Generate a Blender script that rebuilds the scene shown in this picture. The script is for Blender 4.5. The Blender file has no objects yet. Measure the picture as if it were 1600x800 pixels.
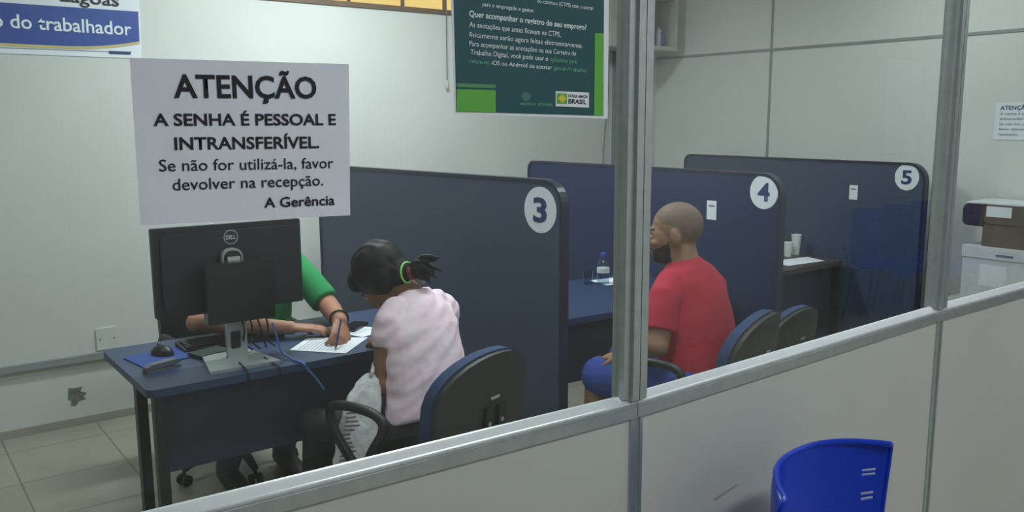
import bpy, bmesh, math, random
from mathutils import Vector, Matrix, noise
random.seed(7)
S = bpy.context.scene
COL = S.collection
PI = math.pi

# ------------------------------------------------------------------ camera
cam_d = bpy.data.cameras.new('camera')
cam_d.sensor_width = 36.0
cam_d.lens = 36.0 * 1340.9 / 1600.0
cam_d.clip_start = 0.02
cam = bpy.data.objects.new('camera', cam_d)
COL.objects.link(cam)
_p, _r, _y = .15717, -.00471, .6488
_fw = Vector((math.sin(_y)*math.cos(_p), math.cos(_y)*math.cos(_p), -math.sin(_p)))
_rt = Vector((math.cos(_y), -math.sin(_y), 0))
_up = _rt.cross(_fw)
_rt2 = math.cos(_r)*_rt + math.sin(_r)*_up
_up2 = -math.sin(_r)*_rt + math.cos(_r)*_up
_m = Matrix((_rt2, _up2, -_fw)).transposed().to_4x4()
_m.translation = Vector((0, -1.135, 1.62))
cam.matrix_world = _m
S.camera = cam

# ------------------------------------------------------------------ light and exposure
S.view_settings.view_transform = 'Standard'
S.view_settings.look = 'None'
S.view_settings.exposure = 0.0
S.view_settings.gamma = 1.0
S.view_settings.use_curve_mapping = False
world = bpy.data.worlds.new('world')
S.world = world
world.use_nodes = True
world.node_tree.nodes['Background'].inputs[0].default_value = (.75, .85, .8, 1)
world.node_tree.nodes['Background'].inputs[1].default_value = .05
LAMP_COL = (.965, 1.0, 1.06)
OFFICE_LAMPS = [((2.15, 2.75), 50), ((0.0, 2.2), 9), ((4.1, 1.2), 17), ((1.9, .85), 19)]  # last lamp is an added, unseen one that lights the woman's back
WAITING_LAMPS = [((1.2, -1.75), 27), ((4.8, -1.6), 36)]

# ------------------------------------------------------------------ materials
def lin(c):
    def f(v):
        v /= 255.0
        return v/12.92 if v <= .04045 else ((v+.055)/1.055)**2.4
    return (f(c[0]), f(c[1]), f(c[2]), 1)

def mat(name, rgb, rough=.6, metal=0.0, var=.06, scale=8.0, bump=0.0, bscale=60.0, spec=.5, rgb2=None, detail=3.0):
    m = bpy.data.materials.new(name)
    m.use_nodes = True
    nt = m.node_tree
    b = nt.nodes['Principled BSDF']
    b.inputs['Roughness'].default_value = rough
    b.inputs['Metallic'].default_value = metal
    b.inputs['Specular IOR Level'].default_value = spec
    c = lin(rgb)
    tc = nt.nodes.new('ShaderNodeTexCoord')
    n = nt.nodes.new('ShaderNodeTexNoise')
    n.inputs['Scale'].default_value = scale
    n.inputs['Detail'].default_value = detail
    nt.links.new(tc.outputs['Object'], n.inputs['Vector'])
    r = nt.nodes.new('ShaderNodeValToRGB')
    c2 = lin(rgb2) if rgb2 else tuple(min(1, v*(1+var)) for v in c[:3])+(1,)
    c1 = c if rgb2 else tuple(v*(1-var) for v in c[:3])+(1,)
    r.color_ramp.elements[0].color = c1
    r.color_ramp.elements[1].color = c2
    r.color_ramp.elements[0].position = .35
    r.color_ramp.elements[1].position = .65
    nt.links.new(n.outputs['Fac'], r.inputs['Fac'])
    nt.links.new(r.outputs['Color'], b.inputs['Base Color'])
    if bump:
        n2 = nt.nodes.new('ShaderNodeTexNoise')
        n2.inputs['Scale'].default_value = bscale
        n2.inputs['Detail'].default_value = 2
        nt.links.new(tc.outputs['Object'], n2.inputs['Vector'])
        bp = nt.nodes.new('ShaderNodeBump')
        bp.inputs['Strength'].default_value = bump
        bp.inputs['Distance'].default_value = .01
        nt.links.new(n2.outputs['Fac'], bp.inputs['Height'])
        nt.links.new(bp.outputs['Normal'], b.inputs['Normal'])
    return m

def mat_emit(name, rgb, strength, rgb2=None, scale=3):
    m = bpy.data.materials.new(name)
    m.use_nodes = True
    nt = m.node_tree
    nt.nodes.clear()
    o = nt.nodes.new('ShaderNodeOutputMaterial')
    e = nt.nodes.new('ShaderNodeEmission')
    e.inputs['Strength'].default_value = strength
    e.inputs['Color'].default_value = lin(rgb)
    if rgb2:
        tc = nt.nodes.new('ShaderNodeTexCoord')
        n = nt.nodes.new('ShaderNodeTexNoise')
        n.inputs['Scale'].default_value = scale
        r = nt.nodes.new('ShaderNodeValToRGB')
        r.color_ramp.elements[0].color = lin(rgb)
        r.color_ramp.elements[1].color = lin(rgb2)
        nt.links.new(tc.outputs['Object'], n.inputs['Vector'])
        nt.links.new(n.outputs['Fac'], r.inputs['Fac'])
        nt.links.new(r.outputs['Color'], e.inputs['Color'])
    nt.links.new(e.outputs[0], o.inputs[0])
    return m

def mat_glass(name, tint=(.93, .97, .95), ior=1.5):
    # thin window pane: clear transmission with a Fresnel mirror on top
    m = bpy.data.materials.new(name)
    m.use_nodes = True
    nt = m.node_tree
    nt.nodes.clear()
    o = nt.nodes.new('ShaderNodeOutputMaterial')
    mx = nt.nodes.new('ShaderNodeMixShader')
    t = nt.nodes.new('ShaderNodeBsdfTransparent')
    t.inputs[0].default_value = tint + (1,)
    g = nt.nodes.new('ShaderNodeBsdfGlossy')
    g.inputs['Roughness'].default_value = .012
    fr = nt.nodes.new('ShaderNodeFresnel')
    # same reflectance from either side of the sheet
    ge = nt.nodes.new('ShaderNodeNewGeometry')
    io = nt.nodes.new('ShaderNodeMath'); io.operation = 'MULTIPLY_ADD'
    io.inputs[1].default_value = 1/ior - ior
    io.inputs[2].default_value = ior
    nt.links.new(ge.outputs['Backfacing'], io.inputs[0])
    nt.links.new(io.outputs[0], fr.inputs['IOR'])
    nt.links.new(fr.outputs[0], mx.inputs[0])
    nt.links.new(t.outputs[0], mx.inputs[1])
    nt.links.new(g.outputs[0], mx.inputs[2])
    nt.links.new(mx.outputs[0], o.inputs[0])
    return m

def mat_floor(name, rgb, tile=.45):
    m = mat(name, rgb, rough=.35, var=.08, scale=2.5)
    nt = m.node_tree
    b = nt.nodes['Principled BSDF']
    tc = nt.nodes.new('ShaderNodeTexCoord')
    br = nt.nodes.new('ShaderNodeTexBrick')
    br.offset = 0.0
    br.inputs['Scale'].default_value = 1.0
    br.inputs['Mortar Size'].default_value = .004
    br.inputs['Brick Width'].default_value = tile
    br.inputs['Row Height'].default_value = tile
    br.inputs['Color1'].default_value = (1, 1, 1, 1)
    br.inputs['Color2'].default_value = (.95, .95, .95, 1)
    br.inputs['Mortar'].default_value = (.55, .53, .48, 1)
    nt.links.new(tc.outputs['Object'], br.inputs['Vector'])
    mx = nt.nodes.new('ShaderNodeMixRGB')
    mx.blend_type = 'MULTIPLY'
    mx.inputs[0].default_value = 1
    src = b.inputs['Base Color'].links[0].from_socket
    nt.links.new(src, mx.inputs[1])
    nt.links.new(br.outputs['Color'], mx.inputs[2])
    nt.links.new(mx.outputs[0], b.inputs['Base Color'])
    return m

M = {}
M['wall'] = mat('wall paint', (205, 207, 203), .7, var=.025, scale=1.6)
M['endwall'] = mat('grey green laminate panel', (213, 217, 213), .55, var=.02, scale=1.5)
M['ceiling'] = mat('ceiling paint', (225, 226, 220), .9)
M['floor'] = mat_floor('beige floor tiles', (156, 152, 138))
M['rail'] = mat('grey duct plastic', (140, 146, 145), .5)
M['skirt'] = mat('grey skirting', (158, 158, 146), .6)
M['lower_panel'] = mat('partition laminate', (188, 192, 185), .5, var=.03, scale=2.0)
M['alu'] = mat('brushed aluminium', (188, 196, 196), .34, .75, var=.05, scale=40)
M['alu_highlight'] = mat('aluminium bead with painted highlight', (226, 233, 236), .3, .35, var=.03, scale=40)  # same metal as the rail, lightened: the sill highlight is in the colour
M['alu_dark'] = mat('aluminium groove', (96, 102, 102), .5, .5)
M['glass'] = mat_glass('window glass')
M['paper'] = mat('white paper', (226, 231, 240), .8, var=.02, scale=14, bump=.12, bscale=18)
M['paper2'] = mat('plain white paper', (225, 230, 236), .8, var=.02)
M['ink'] = mat('black ink', (22, 24, 30), .7)
M['inkblue'] = mat('dark blue ink', (36, 52, 100), .6)
M['inkgrey'] = mat('grey ink', (120, 124, 132), .7)
M['white_ink'] = mat('white print', (222, 232, 236), .7)
M['green_ink'] = mat('pale green print', (112, 178, 140), .7)
M['poster_dark'] = mat('dark green print', (22, 76, 82), .5, var=.05, scale=6)
M['poster_green'] = mat('leaf green print', (92, 168, 64), .5)
M['poster_green2'] = mat('mid green print', (78, 140, 92), .5)
M['teal_logo'] = mat('grey green print', (66, 110, 108), .5)
M['yellow'] = mat('yellow print', (206, 200, 60), .6)
M['banner_blue'] = mat('blue banner print', (28, 72, 150), .5, rgb2=(36, 62, 150), scale=3)
M['gold'] = mat('gold banner stripe', (196, 182, 118), .5)
M['divider3'] = mat('slate blue divider laminate', (62, 74, 98), .5, var=.04, scale=3)
M['divider4'] = mat('navy blue divider laminate', (26, 42, 78), .5, var=.04, scale=3)
M['divider5'] = mat('slate divider laminate', (60, 72, 96), .5, var=.04, scale=3)
M['edge'] = mat('dark plastic edge band', (38, 44, 60), .35)
M['desk2'] = mat('deep blue desk laminate', (36, 55, 88), .42, var=.05, scale=4)
M['desk'] = mat('blue desk laminate', (48, 66, 98), .42, var=.05, scale=4)
M['desk_panel'] = mat('dark navy modesty panel', (48, 54, 78), .55)
M['desk_leg'] = mat('black painted steel', (30, 33, 36), .45)
M['brown_desk'] = mat('dark brown laminate', (70, 62, 58), .4)
M['black'] = mat('black plastic', (20, 21, 25), .45)
M['blackgloss'] = mat('glossy black plastic', (14, 15, 18), .25)
M['monitor'] = mat('black monitor plastic', (24, 26, 38), .5)
M['silver'] = mat('silver plastic', (170, 176, 178), .35, .3)
M['logo_silver'] = mat('silver badge', (205, 208, 214), .3, .2)
M['screen'] = mat('dark screen', (10, 12, 18), .1)
M['chair_fabric'] = mat('navy chair upholstery', (42, 62, 100), .85, var=.1, scale=80, bump=.2, bscale=300)
M['chair_shell'] = mat('charcoal chair shell', (50, 51, 50), .55)
M['blue_plastic'] = mat('royal blue plastic', (0, 50, 176), .3, var=.04, spec=.35)
M['steel'] = mat('grey painted steel', (84, 84, 84), .4, .3)
M['bolt'] = mat('steel bolt', (190, 190, 180), .3, .8)
M['skin_w'] = mat('brown skin woman', (148, 104, 80), .6, var=.05)
M['skin_m'] = mat('tan skin man', (146, 108, 86), .6, var=.05)
M['skin_o'] = mat('tan skin officer', (172, 122, 98), .6, var=.05)
M['hair'] = mat('black hair', (13, 11, 12), .55, var=.3, scale=30, spec=.25)
M['stubble'] = mat('dark beard', (34, 30, 30), .8)
M['scalp'] = mat('shaved scalp', (112, 90, 78), .65, var=.1, scale=90)
M['eye_white'] = mat('eye white', (210, 205, 200), .3)
M['pupil'] = mat('eye dark', (24, 18, 16), .2)
M['lip'] = mat('lips', (140, 84, 76), .5)
M['pink'] = mat('pale pink cotton', (238, 206, 222), .9, rgb2=(244, 222, 234), scale=16, bump=.25, bscale=30)
M['red'] = mat('red cotton', (178, 36, 60), .9, rgb2=(166, 32, 54), scale=7, bump=.15, bscale=26)
M['green'] = mat('green cotton', (36, 146, 82), .9, rgb2=(30, 130, 74), scale=7, bump=.15, bscale=26)
M['blue_shorts'] = mat('blue shorts cotton', (44, 70, 150), .9)
M['dark_cloth'] = mat('dark trousers cloth', (34, 36, 40), .9)
M['grey_jeans'] = mat('grey blue jeans', (62, 70, 82), .9)
M['shoe'] = mat('dark shoe', (30, 30, 32), .6)
M['bag'] = mat('white plastic bag', (224, 222, 224), .4, rgb2=(206, 204, 208), scale=18, bump=.6, bscale=35)
M['bagprint'] = mat('grey bag print', (158, 152, 166), .5)
M['band_green'] = mat('neon green hair band', (150, 220, 110), .6)
M['band_red'] = mat('dark red hair tie', (120, 30, 48), .7)
M['collar'] = mat('grey scrunchie', (150, 158, 158), .8)
M['cable_blue'] = mat('blue cable', (70, 104, 170), .5)
M['mousepad'] = mat('blue mouse pad', (52, 78, 150), .8)
M['grey_thing'] = mat('grey plastic', (96, 102, 112), .5)
M['notebook'] = mat('dark green notebook', (30, 52, 44), .7)
M['carton'] = mat('white carton', (206, 210, 214), .8, var=.04, scale=5)
M['brown'] = mat('brown board', (104, 86, 78), .6, rgb2=(92, 76, 70), scale=5)
M['brown_dark'] = mat('dark brown edge', (58, 52, 52), .5)
M['cream_metal'] = mat('cream painted metal', (186, 186, 176), .5)
M['dark_in'] = mat('dark grey interior', (92, 94, 98), .7)
M['plate'] = mat('cream cover plate', (200, 206, 196), .5)
M['peel'] = mat('grey bare plaster', (112, 112, 104), .9, var=.25, scale=40)
M['scuff'] = mat('dark scuff', (152, 150, 138), .8)
M['win_glow'] = mat_emit('sunlit ochre panes', (252, 206, 118), 1.05, (255, 222, 150), 2)
M['win_frame'] = mat('brown window frame', (104, 84, 66), .6)
M['lamp_glow'] = mat_emit('fluorescent diffuser', (240, 250, 240), 3.0)
M['bottle'] = mat_glass('clear bottle plastic', (.80, .86, .90), 1.5)
M['water'] = mat_glass('water', (.85, .92, .95), 1.33)
M['cup'] = mat('white cup plastic', (212, 216, 216), .5)
M['blue_label'] = mat('blue bottle cap', (52, 82, 170), .5)
M['clinic_blue'] = mat('blue bottle', (78, 108, 178), .4)
M['door'] = mat('pale door paint', (226, 232, 222), .6)
M['duct'] = mat('mauve grey duct', (132, 130, 138), .6)

# ------------------------------------------------------------------ helpers
def obj(name, bm, m, parent=None, smooth=False, bevel=0.0, seg=2, autosmooth=True):
    if isinstance(bm, bmesh.types.BMesh):
        if bevel:
            es = [e for e in bm.edges if len(e.link_faces) == 2 and e.calc_face_angle(0) > .6]
            if es:
                bmesh.ops.bevel(bm, geom=es, offset=bevel, segments=seg, profile=.5, affect='EDGES', clamp_overlap=True)
        me = bpy.data.meshes.new(name)
        bmesh.ops.recalc_face_normals(bm, faces=bm.faces[:])
        bm.to_mesh(me)
        bm.free()
    else:
        me = bm
        me.name = name
    mats = m if isinstance(m, (list, tuple)) else [m]
    if len(me.materials) == 0:
        for k in mats:
            me.materials.append(k)
    if smooth:
        for p in me.polygons:
            p.use_smooth = True
        me.set_sharp_from_angle(angle=math.radians(42))
    o = bpy.data.objects.new(name, me)
    COL.objects.link(o)
    if parent:
        o.parent = parent
    return o

def tag(o, label=None, cat=None, group=None, kind=None):
    if label: o['label'] = label
    if cat: o['category'] = cat
    if group: o['group'] = group
    if kind: o['kind'] = kind
    return o

def thing(name, label, cat, loc=(0, 0, 0), rz=0, group=None):
    o = bpy.data.objects.new(name, None)
    COL.objects.link(o)
    o.empty_display_size = .05
    o.location = loc
    o.rotation_euler = (0, 0, rz)
    return tag(o, label, cat, group)

def struct(name, bm, m, parent=None, **k):
    o = obj(name, bm, m, parent, **k)
    if parent is None:
        o['kind'] = 'structure'
    return o

def copy_tree(o, parent=None):
    c = o.copy()
    COL.objects.link(c)
    if parent:
        c.parent = parent
    for ch in list(o.children):
        copy_tree(ch, c)
    return c

def NB():
    return bmesh.new()

def box(bm, x0, x1, y0, y1, z0, z1, mtx=None):
    vs = [bm.verts.new(Vector(p)) for p in ((x0,y0,z0),(x1,y0,z0),(x1,y1,z0),(x0,y1,z0),(x0,y0,z1),(x1,y0,z1),(x1,y1,z1),(x0,y1,z1))]
    for f in ((0,3,2,1),(4,5,6,7),(0,1,5,4),(1,2,6,5),(2,3,7,6),(3,0,4,7)):
        bm.faces.new([vs[i] for i in f])
    if mtx:
        for v in vs: v.co = mtx @ v.co
    return bm

def prism(bm, pts, a0, a1, axis='y', mtx=None):
    # pts: outline in the two other axes, extruded along axis
    def P(u, v, a):
        return {'x': Vector((a, u, v)), 'y': Vector((u, a, v)), 'z': Vector((u, v, a))}[axis]
    A = [bm.verts.new(P(u, v, a0)) for u, v in pts]
    B = [bm.verts.new(P(u, v, a1)) for u, v in pts]
    bm.faces.new(A)
    bm.faces.new(B[::-1])
    n = len(pts)
    for i in range(n):
        bm.faces.new((A[i], A[(i+1) % n], B[(i+1) % n], B[i]))
    if mtx:
        for v in A+B: v.co = mtx @ v.co
    return bm

def frames(pts):
    out = []
    n = len(pts)
    prev = None
    for i in range(n):
        t = (pts[min(i+1, n-1)] - pts[max(i-1, 0)]).normalized()
        if prev is None:
            ref = Vector((0, 0, 1)) if abs(t.z) < .9 else Vector((1, 0, 0))
            a = t.cross(ref).normalized()
        else:
            a = (prev - t*prev.dot(t)).normalized()
        prev = a
        out.append((a, t.cross(a).normalized()))
    return out

def catmull(pts, k=4):
    pts = [Vector(p) for p in pts]
    out = []
    n = len(pts)
    for i in range(n-1):
        p0, p1, p2, p3 = pts[max(i-1, 0)], pts[i], pts[i+1], pts[min(i+2, n-1)]
        for j in range(k):
            t = j/k
            out.append(.5*((2*p1)+(p2-p0)*t+(2*p0-5*p1+4*p2-p3)*t*t+(3*p1-p0-3*p2+p3)*t**3))
    out.append(pts[-1])
    return out

def tube(bm, pts, rad, n=10, smooth=0, cap=True):
    # rad: one radius or a list along pts
    base = [Vector(p) for p in pts]
    if smooth:
        q = catmull(base, smooth)
        if isinstance(rad, (list, tuple)):
            rr = []
            for i in range(len(rad)-1):
                rr += [rad[i]+(rad[i+1]-rad[i])*j/smooth for j in range(smooth)]
            rad = rr+[rad[-1]]
        base = q
    rs = rad if isinstance(rad, (list, tuple)) else [rad]*len(base)
    fr = frames(base)
    rings = []
    for p, r, (a, b) in zip(base, rs, fr):
        rings.append([bm.verts.new(p + a*r*math.cos(2*PI*k/n) + b*r*math.sin(2*PI*k/n)) for k in range(n)])
    for A, B in zip(rings, rings[1:]):
        for k in range(n):
            bm.faces.new((A[k], A[(k+1) % n], B[(k+1) % n], B[k]))
    if cap:
        bm.faces.new(rings[0][::-1])
        bm.faces.new(rings[-1])
    return bm

def loft(bm, secs, n=20):
    # secs: (center, axis_u, ru, axis_v, rv)
    rings = []
    for c, u, ru, v, rv in secs:
        c, u, v = Vector(c), Vector(u).normalized(), Vector(v).normalized()
        rings.append([bm.verts.new(c + u*ru*math.cos(2*PI*k/n) + v*rv*math.sin(2*PI*k/n)) for k in range(n)])
    for A, B in zip(rings, rings[1:]):
        for k in range(n):
            bm.faces.new((A[k], A[(k+1) % n], B[(k+1) % n], B[k]))
    bm.faces.new(rings[0][::-1])
    bm.faces.new(rings[-1])
    return bm

def lathe(bm, prof, n=24, c=(0, 0, 0)):
    c = Vector(c)
    rings = [[bm.verts.new(c + Vector((r*math.cos(2*PI*k/n), r*math.sin(2*PI*k/n), z))) for k in range(n)] for r, z in prof]
    for A, B in zip(rings, rings[1:]):
        for k in range(n):
            bm.faces.new((A[k], A[(k+1) % n], B[(k+1) % n], B[k]))
    bm.faces.new(rings[0][::-1])
    bm.faces.new(rings[-1])
    return bm

def ell(bm, c, rx, ry, rz, R=None, seg=20):
    m = Matrix.Translation(Vector(c))
    if R is not None:
        m = m @ R.to_4x4()
    m = m @ Matrix.Diagonal((rx, ry, rz, 1))
    bmesh.ops.create_uvsphere(bm, u_segments=seg, v_segments=seg//2, radius=1, matrix=m)
    return bm

def rrect(x0, x1, y0, y1, r, n=6, rs=None):
    rs = rs or (r, r, r, r)    # bl, br, tr, tl
    out = []
    for (cx, cy, a0, q) in ((x0, y0, PI, 0), (x1, y0, 1.5*PI, 1), (x1, y1, 0, 2), (x0, y1, .5*PI, 3)):
        rr = rs[q]
        ccx = cx + (rr if q in (0, 3) else -rr)
        ccy = cy + (rr if q in (0, 1) else -rr)
        if rr < 1e-5:
            out.append((cx, cy)); continue
        for k in range(n+1):
            a = a0 + .5*PI*k/n
            out.append((ccx+rr*math.cos(a), ccy+rr*math.sin(a)))
    return out

def evaluated(o):
    dg = bpy.context.evaluated_depsgraph_get()
    dg.update()
    me = bpy.data.meshes.new_from_object(o.evaluated_get(dg))
    return me

def remesh(bm, voxel=.006, smooth=6, sfac=.5):
    me = bpy.data.meshes.new('work')
    bmesh.ops.recalc_face_normals(bm, faces=bm.faces[:])
    bm.to_mesh(me)
    bm.free()
    o = bpy.data.objects.new('work', me)
    COL.objects.link(o)
    md = o.modifiers.new('r', 'REMESH')
    md.mode = 'VOXEL'
    md.voxel_size = voxel
    if smooth:
        s = o.modifiers.new('s', 'SMOOTH')
        s.factor = sfac
        s.iterations = smooth
    out = evaluated(o)
    bpy.data.objects.remove(o)
    bpy.data.meshes.remove(me)
    out.materials.clear()
    for p in out.polygons:
        p.use_smooth = True
    return out

def text_mesh(s, bold=0.0, spacing=1.0, shear=0.0):
    cu = bpy.data.curves.new('t', 'FONT')
    cu.body = s
    cu.size = 1.0
    cu.offset = bold
    cu.space_character = spacing
    cu.shear = shear
    cu.resolution_u = 3
    o = bpy.data.objects.new('t', cu)
    COL.objects.link(o)
    me = evaluated(o)
    bpy.data.objects.remove(o)
    bpy.data.curves.remove(cu)
    me.materials.clear()
    return me

def lettering(s, a, b, cap, mtx, m, parent, bold=.0, spacing=1.0, name='lettering', shear=0.0):
    # baseline from a to b (plane coordinates), capital height cap; mtx maps the plane (u, v, out) to the parent's space
    me = text_mesh(s, bold, spacing, shear)
    xs = [v.co.x for v in me.vertices]
    x0, x1 = min(xs), max(xs)
    sx = math.hypot(b[0]-a[0], b[1]-a[1])/(x1-x0)
    sy = cap/.69
    an = math.atan2(b[1]-a[1], b[0]-a[0])
    ca, sa = math.cos(an), math.sin(an)
    for v in me.vertices:
        u, w = (v.co.x-x0)*sx, v.co.y*sy
        v.co = mtx @ Vector((a[0]+u*ca-w*sa, a[1]+u*sa+w*ca, 0))
    return obj(name, me, m, parent)

# ------------------------------------------------------------------ setting
WALL_Y, END_X, CEIL = 3.83, 5.25, 2.95
struct('floor', box(NB(), -2.6, 9.2, -2.8, 4.0, -.1, 0), M['floor'])
struct('ceiling', box(NB(), -2.6, 9.2, -2.8, 4.0, CEIL, CEIL+.1), M['ceiling'])
# back wall with a window opening
bm = NB()
WX0, WX1, WZ0, WZ1 = 1.75, 3.50, 2.345, 2.80
box(bm, -2.5, WX0, WALL_Y, WALL_Y+.12, 0, CEIL)
box(bm, WX1, END_X+.1, WALL_Y, WALL_Y+.12, 0, CEIL)
box(bm, WX0, WX1, WALL_Y, WALL_Y+.12, 0, WZ0)
box(bm, WX0, WX1, WALL_Y, WALL_Y+.12, WZ1, CEIL)
wall_back = struct('wall_back', bm, M['wall'])
struct('wall_right', box(NB(), END_X, END_X+.1, .02, WALL_Y, 0, CEIL), M['endwall'])
struct('wall_left', box(NB(), -2.6, -2.5, -2.7, WALL_Y+.12, 0, CEIL), M['wall'])
struct('wall_rear', box(NB(), -2.5, 9.1, -2.8, -2.7, 0, CEIL), M['wall'])
struct('wall_waiting', box(NB(), 9.0, 9.1, -2.7, .1, 0, CEIL), M['wall'])
struct('baseboard_back', box(NB(), -2.5, END_X, WALL_Y-.014, WALL_Y, 0, .045), M['skirt'])
struct('baseboard_right', box(NB(), END_X-.014, END_X, .05, WALL_Y-.014, 0, .06), M['skirt'])
struct('trim_1', box(NB(), -2.5, END_X, WALL_Y-.03, WALL_Y, .352, .387), M['rail'], bevel=.004)
# joints of the laminate panels on the end wall
struct('trim_2', box(NB(), END_X-.006, END_X, .05, WALL_Y, 2.095, 2.113), M['rail'])
for k, yy in enumerate((2.725, 1.50, .30)):
    struct('trim_%d' % (3+k), box(NB(), END_X-.005, END_X, yy-.009, yy+.009, 0, CEIL), M['rail'])
# window high in the back wall
bm = NB()
box(bm, WX0, WX1, WALL_Y-.01, WALL_Y+.05, WZ0-.03, WZ0)
box(bm, WX0, WX1, WALL_Y-.01, WALL_Y+.05, WZ1, WZ1+.03)
box(bm, WX0-.03, WX0, WALL_Y-.01, WALL_Y+.05, WZ0-.03, WZ1+.03)
box(bm, WX1, WX1+.03, WALL_Y-.01, WALL_Y+.05, WZ0-.03, WZ1+.03)
for x in (2.13, 2.519, 2.90, 3.22):
    box(bm, x-.006, x+.006, WALL_Y+.0, WALL_Y+.03, WZ0, WZ1)
win = struct('window_1', bm, M['win_frame'])
obj('pane', box(NB(), WX0, WX1, WALL_Y+.03, WALL_Y+.036, WZ0, WZ1), M['win_glow'], win)
# bare plaster patch where the paint has peeled off the back wall
patch = [(.78,.214),(.815,.207),(.85,.21),(.838,.185),(.868,.17),(.85,.152),(.866,.138),(.826,.132),(.81,.108),(.785,.115),(.79,.14),(.774,.15)]
obj('peeled_patch', prism(NB(), patch, WALL_Y-.0012, WALL_Y, 'y'), M['peel'], wall_back)
# ------------------------------------------------------------------ glazed partition
J = [(-.9, .085), (.2, .028), (1.13, -.017), (2.36, .02), (3.6, .02), (4.84, .02), (6.08, .02), (7.32, .02), (9.0, .02)]
SILL, BAND = 1.10, 1.062
TOPZ = 2.15
class Pane:
    pass
panes = []
for i in range(len(J)-1):
    a, b = Vector((J[i][0], J[i][1], 0)), Vector((J[i+1][0], J[i+1][1], 0))
    L = (b-a).length
    t = (b-a)/L
    nrm = Vector((t.y, -t.x, 0))
    q = Pane()
    q.a, q.t, q.n, q.L = a, t, nrm, L
    q.m = Matrix(((t.x, -nrm.x, 0, a.x), (t.y, -nrm.y, 0, a.y), (t.z, 0, 1, 0), (0, 0, 0, 1)))   # x along, y into the office, z up
    panes.append(q)
# the joint at .2 is only a slight bend of the first panel: posts stand at the others
FRONT = -.02    # front face of the aluminium, towards the waiting room
for i, q in enumerate(panes):
    struct('wall_front' if i == 0 else 'wall_front.%03d' % i, box(NB(), .012 if i > 1 else 0, q.L-(.012 if i > 0 else 0), -.014, .014, 0, BAND, q.m), M['lower_panel'])
    lo = .018 if i > 1 else 0
    hi = q.L - (.018 if i > 0 else 0)
    bm = NB()
    # rail profile: flat face, groove, sloping glazing bead
    prof = [(FRONT, BAND), (FRONT, BAND+.021), (FRONT+.003, BAND+.022), (FRONT+.003, BAND+.025), (FRONT+.0005, BAND+.026), (FRONT+.003, BAND+.028), (.017, BAND+.028), (.02, BAND+.026), (.02, BAND)]
    prism(bm, prof, 0, q.L, 'x', q.m)
    tr = struct('trim_%d' % (6+i), bm, M['alu'])
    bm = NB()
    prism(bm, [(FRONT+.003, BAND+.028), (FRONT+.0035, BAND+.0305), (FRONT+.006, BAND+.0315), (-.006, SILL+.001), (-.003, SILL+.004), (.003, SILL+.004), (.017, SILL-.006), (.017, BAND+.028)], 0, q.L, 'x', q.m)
    obj('glazing_bead', bm, M['alu_highlight'], tr)
    bm = NB()
    if i > 1:
        prism(bm, [(lo-.002, FRONT+.004), (lo+.012, FRONT+.006), (lo+.016, -.003), (lo+.016, .016), (lo-.002, .016)], SILL, TOPZ, 'z', q.m)
    if i > 0:
        prism(bm, [(hi+.002, FRONT+.004), (hi-.012, FRONT+.006), (hi-.016, -.003), (hi-.016, .016), (hi+.002, .016)], SILL, TOPZ, 'z', q.m)
    box(bm, lo, hi, -.016, .016, TOPZ-.02, TOPZ+.03, q.m)
    w = struct('window_%d' % (2+i), bm, M['alu'])
    obj('glass_pane', box(NB(), 0, q.L, -.0005, .0005, SILL, TOPZ, q.m), M['glass'], w)
for k, (jx, jy) in enumerate(J[2:-1]):
    bm = NB()
    for s in (-1, 1):
        box(bm, jx+s*.0095-.0085, jx+s*.0095+.0085, jy+FRONT-.004, jy+.022, SILL-.002, CEIL)
    box(bm, jx-.004, jx+.004, jy+FRONT+.003, jy+.018, SILL-.002, CEIL)
    struct('trim_%d' % (20+k), bm, M['alu'], bevel=.0015)
    bm = NB()
    for s in (-1, 1):
        box(bm, jx+s*.0125-.0035, jx+s*.0125+.0035, jy-.0180, jy+.016, 0, BAND)
    box(bm, jx-.0095, jx+.0095, jy-.0145, jy+.013, 0, BAND)
    struct('trim_%d' % (30+k), bm, M['alu'])
bm = NB()
box(bm, -.9, 9.0, -.01, .05, TOPZ+.03, CEIL)
struct('wall_upper', bm, M['lower_panel'])
# scuffs on the lower panel
sc = [(.246, .824), (.325, .835), (.331, .832), (.25, .819)]
obj('scuff_mark', prism(NB(), [(u*1.0+.0, v) for u, v in sc], -.0148, -.0138, 'y', panes[2].m), M['scuff'], bpy.data.objects['wall_front.002'])

# waiting room behind the camera: a white board on the rear wall, mirrored in the glass
t = thing('notice_board', 'white notice board on the waiting room wall, mirrored in the glass above divider 5', 'notice board', (7.84, -2.7, 1.72))
obj('board', box(NB(), -.36, .36, 0, .014, -.42, .42), M['paper2'], t)
bm = NB()
for z in (-.43, .42):
    box(bm, -.37, .37, 0, .022, z, z+.012)
for x in (-.37, .36):
    box(bm, x, x+.012, 0, .022, -.418, .42)
obj('board_frame', bm, M['alu'], t)

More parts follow.
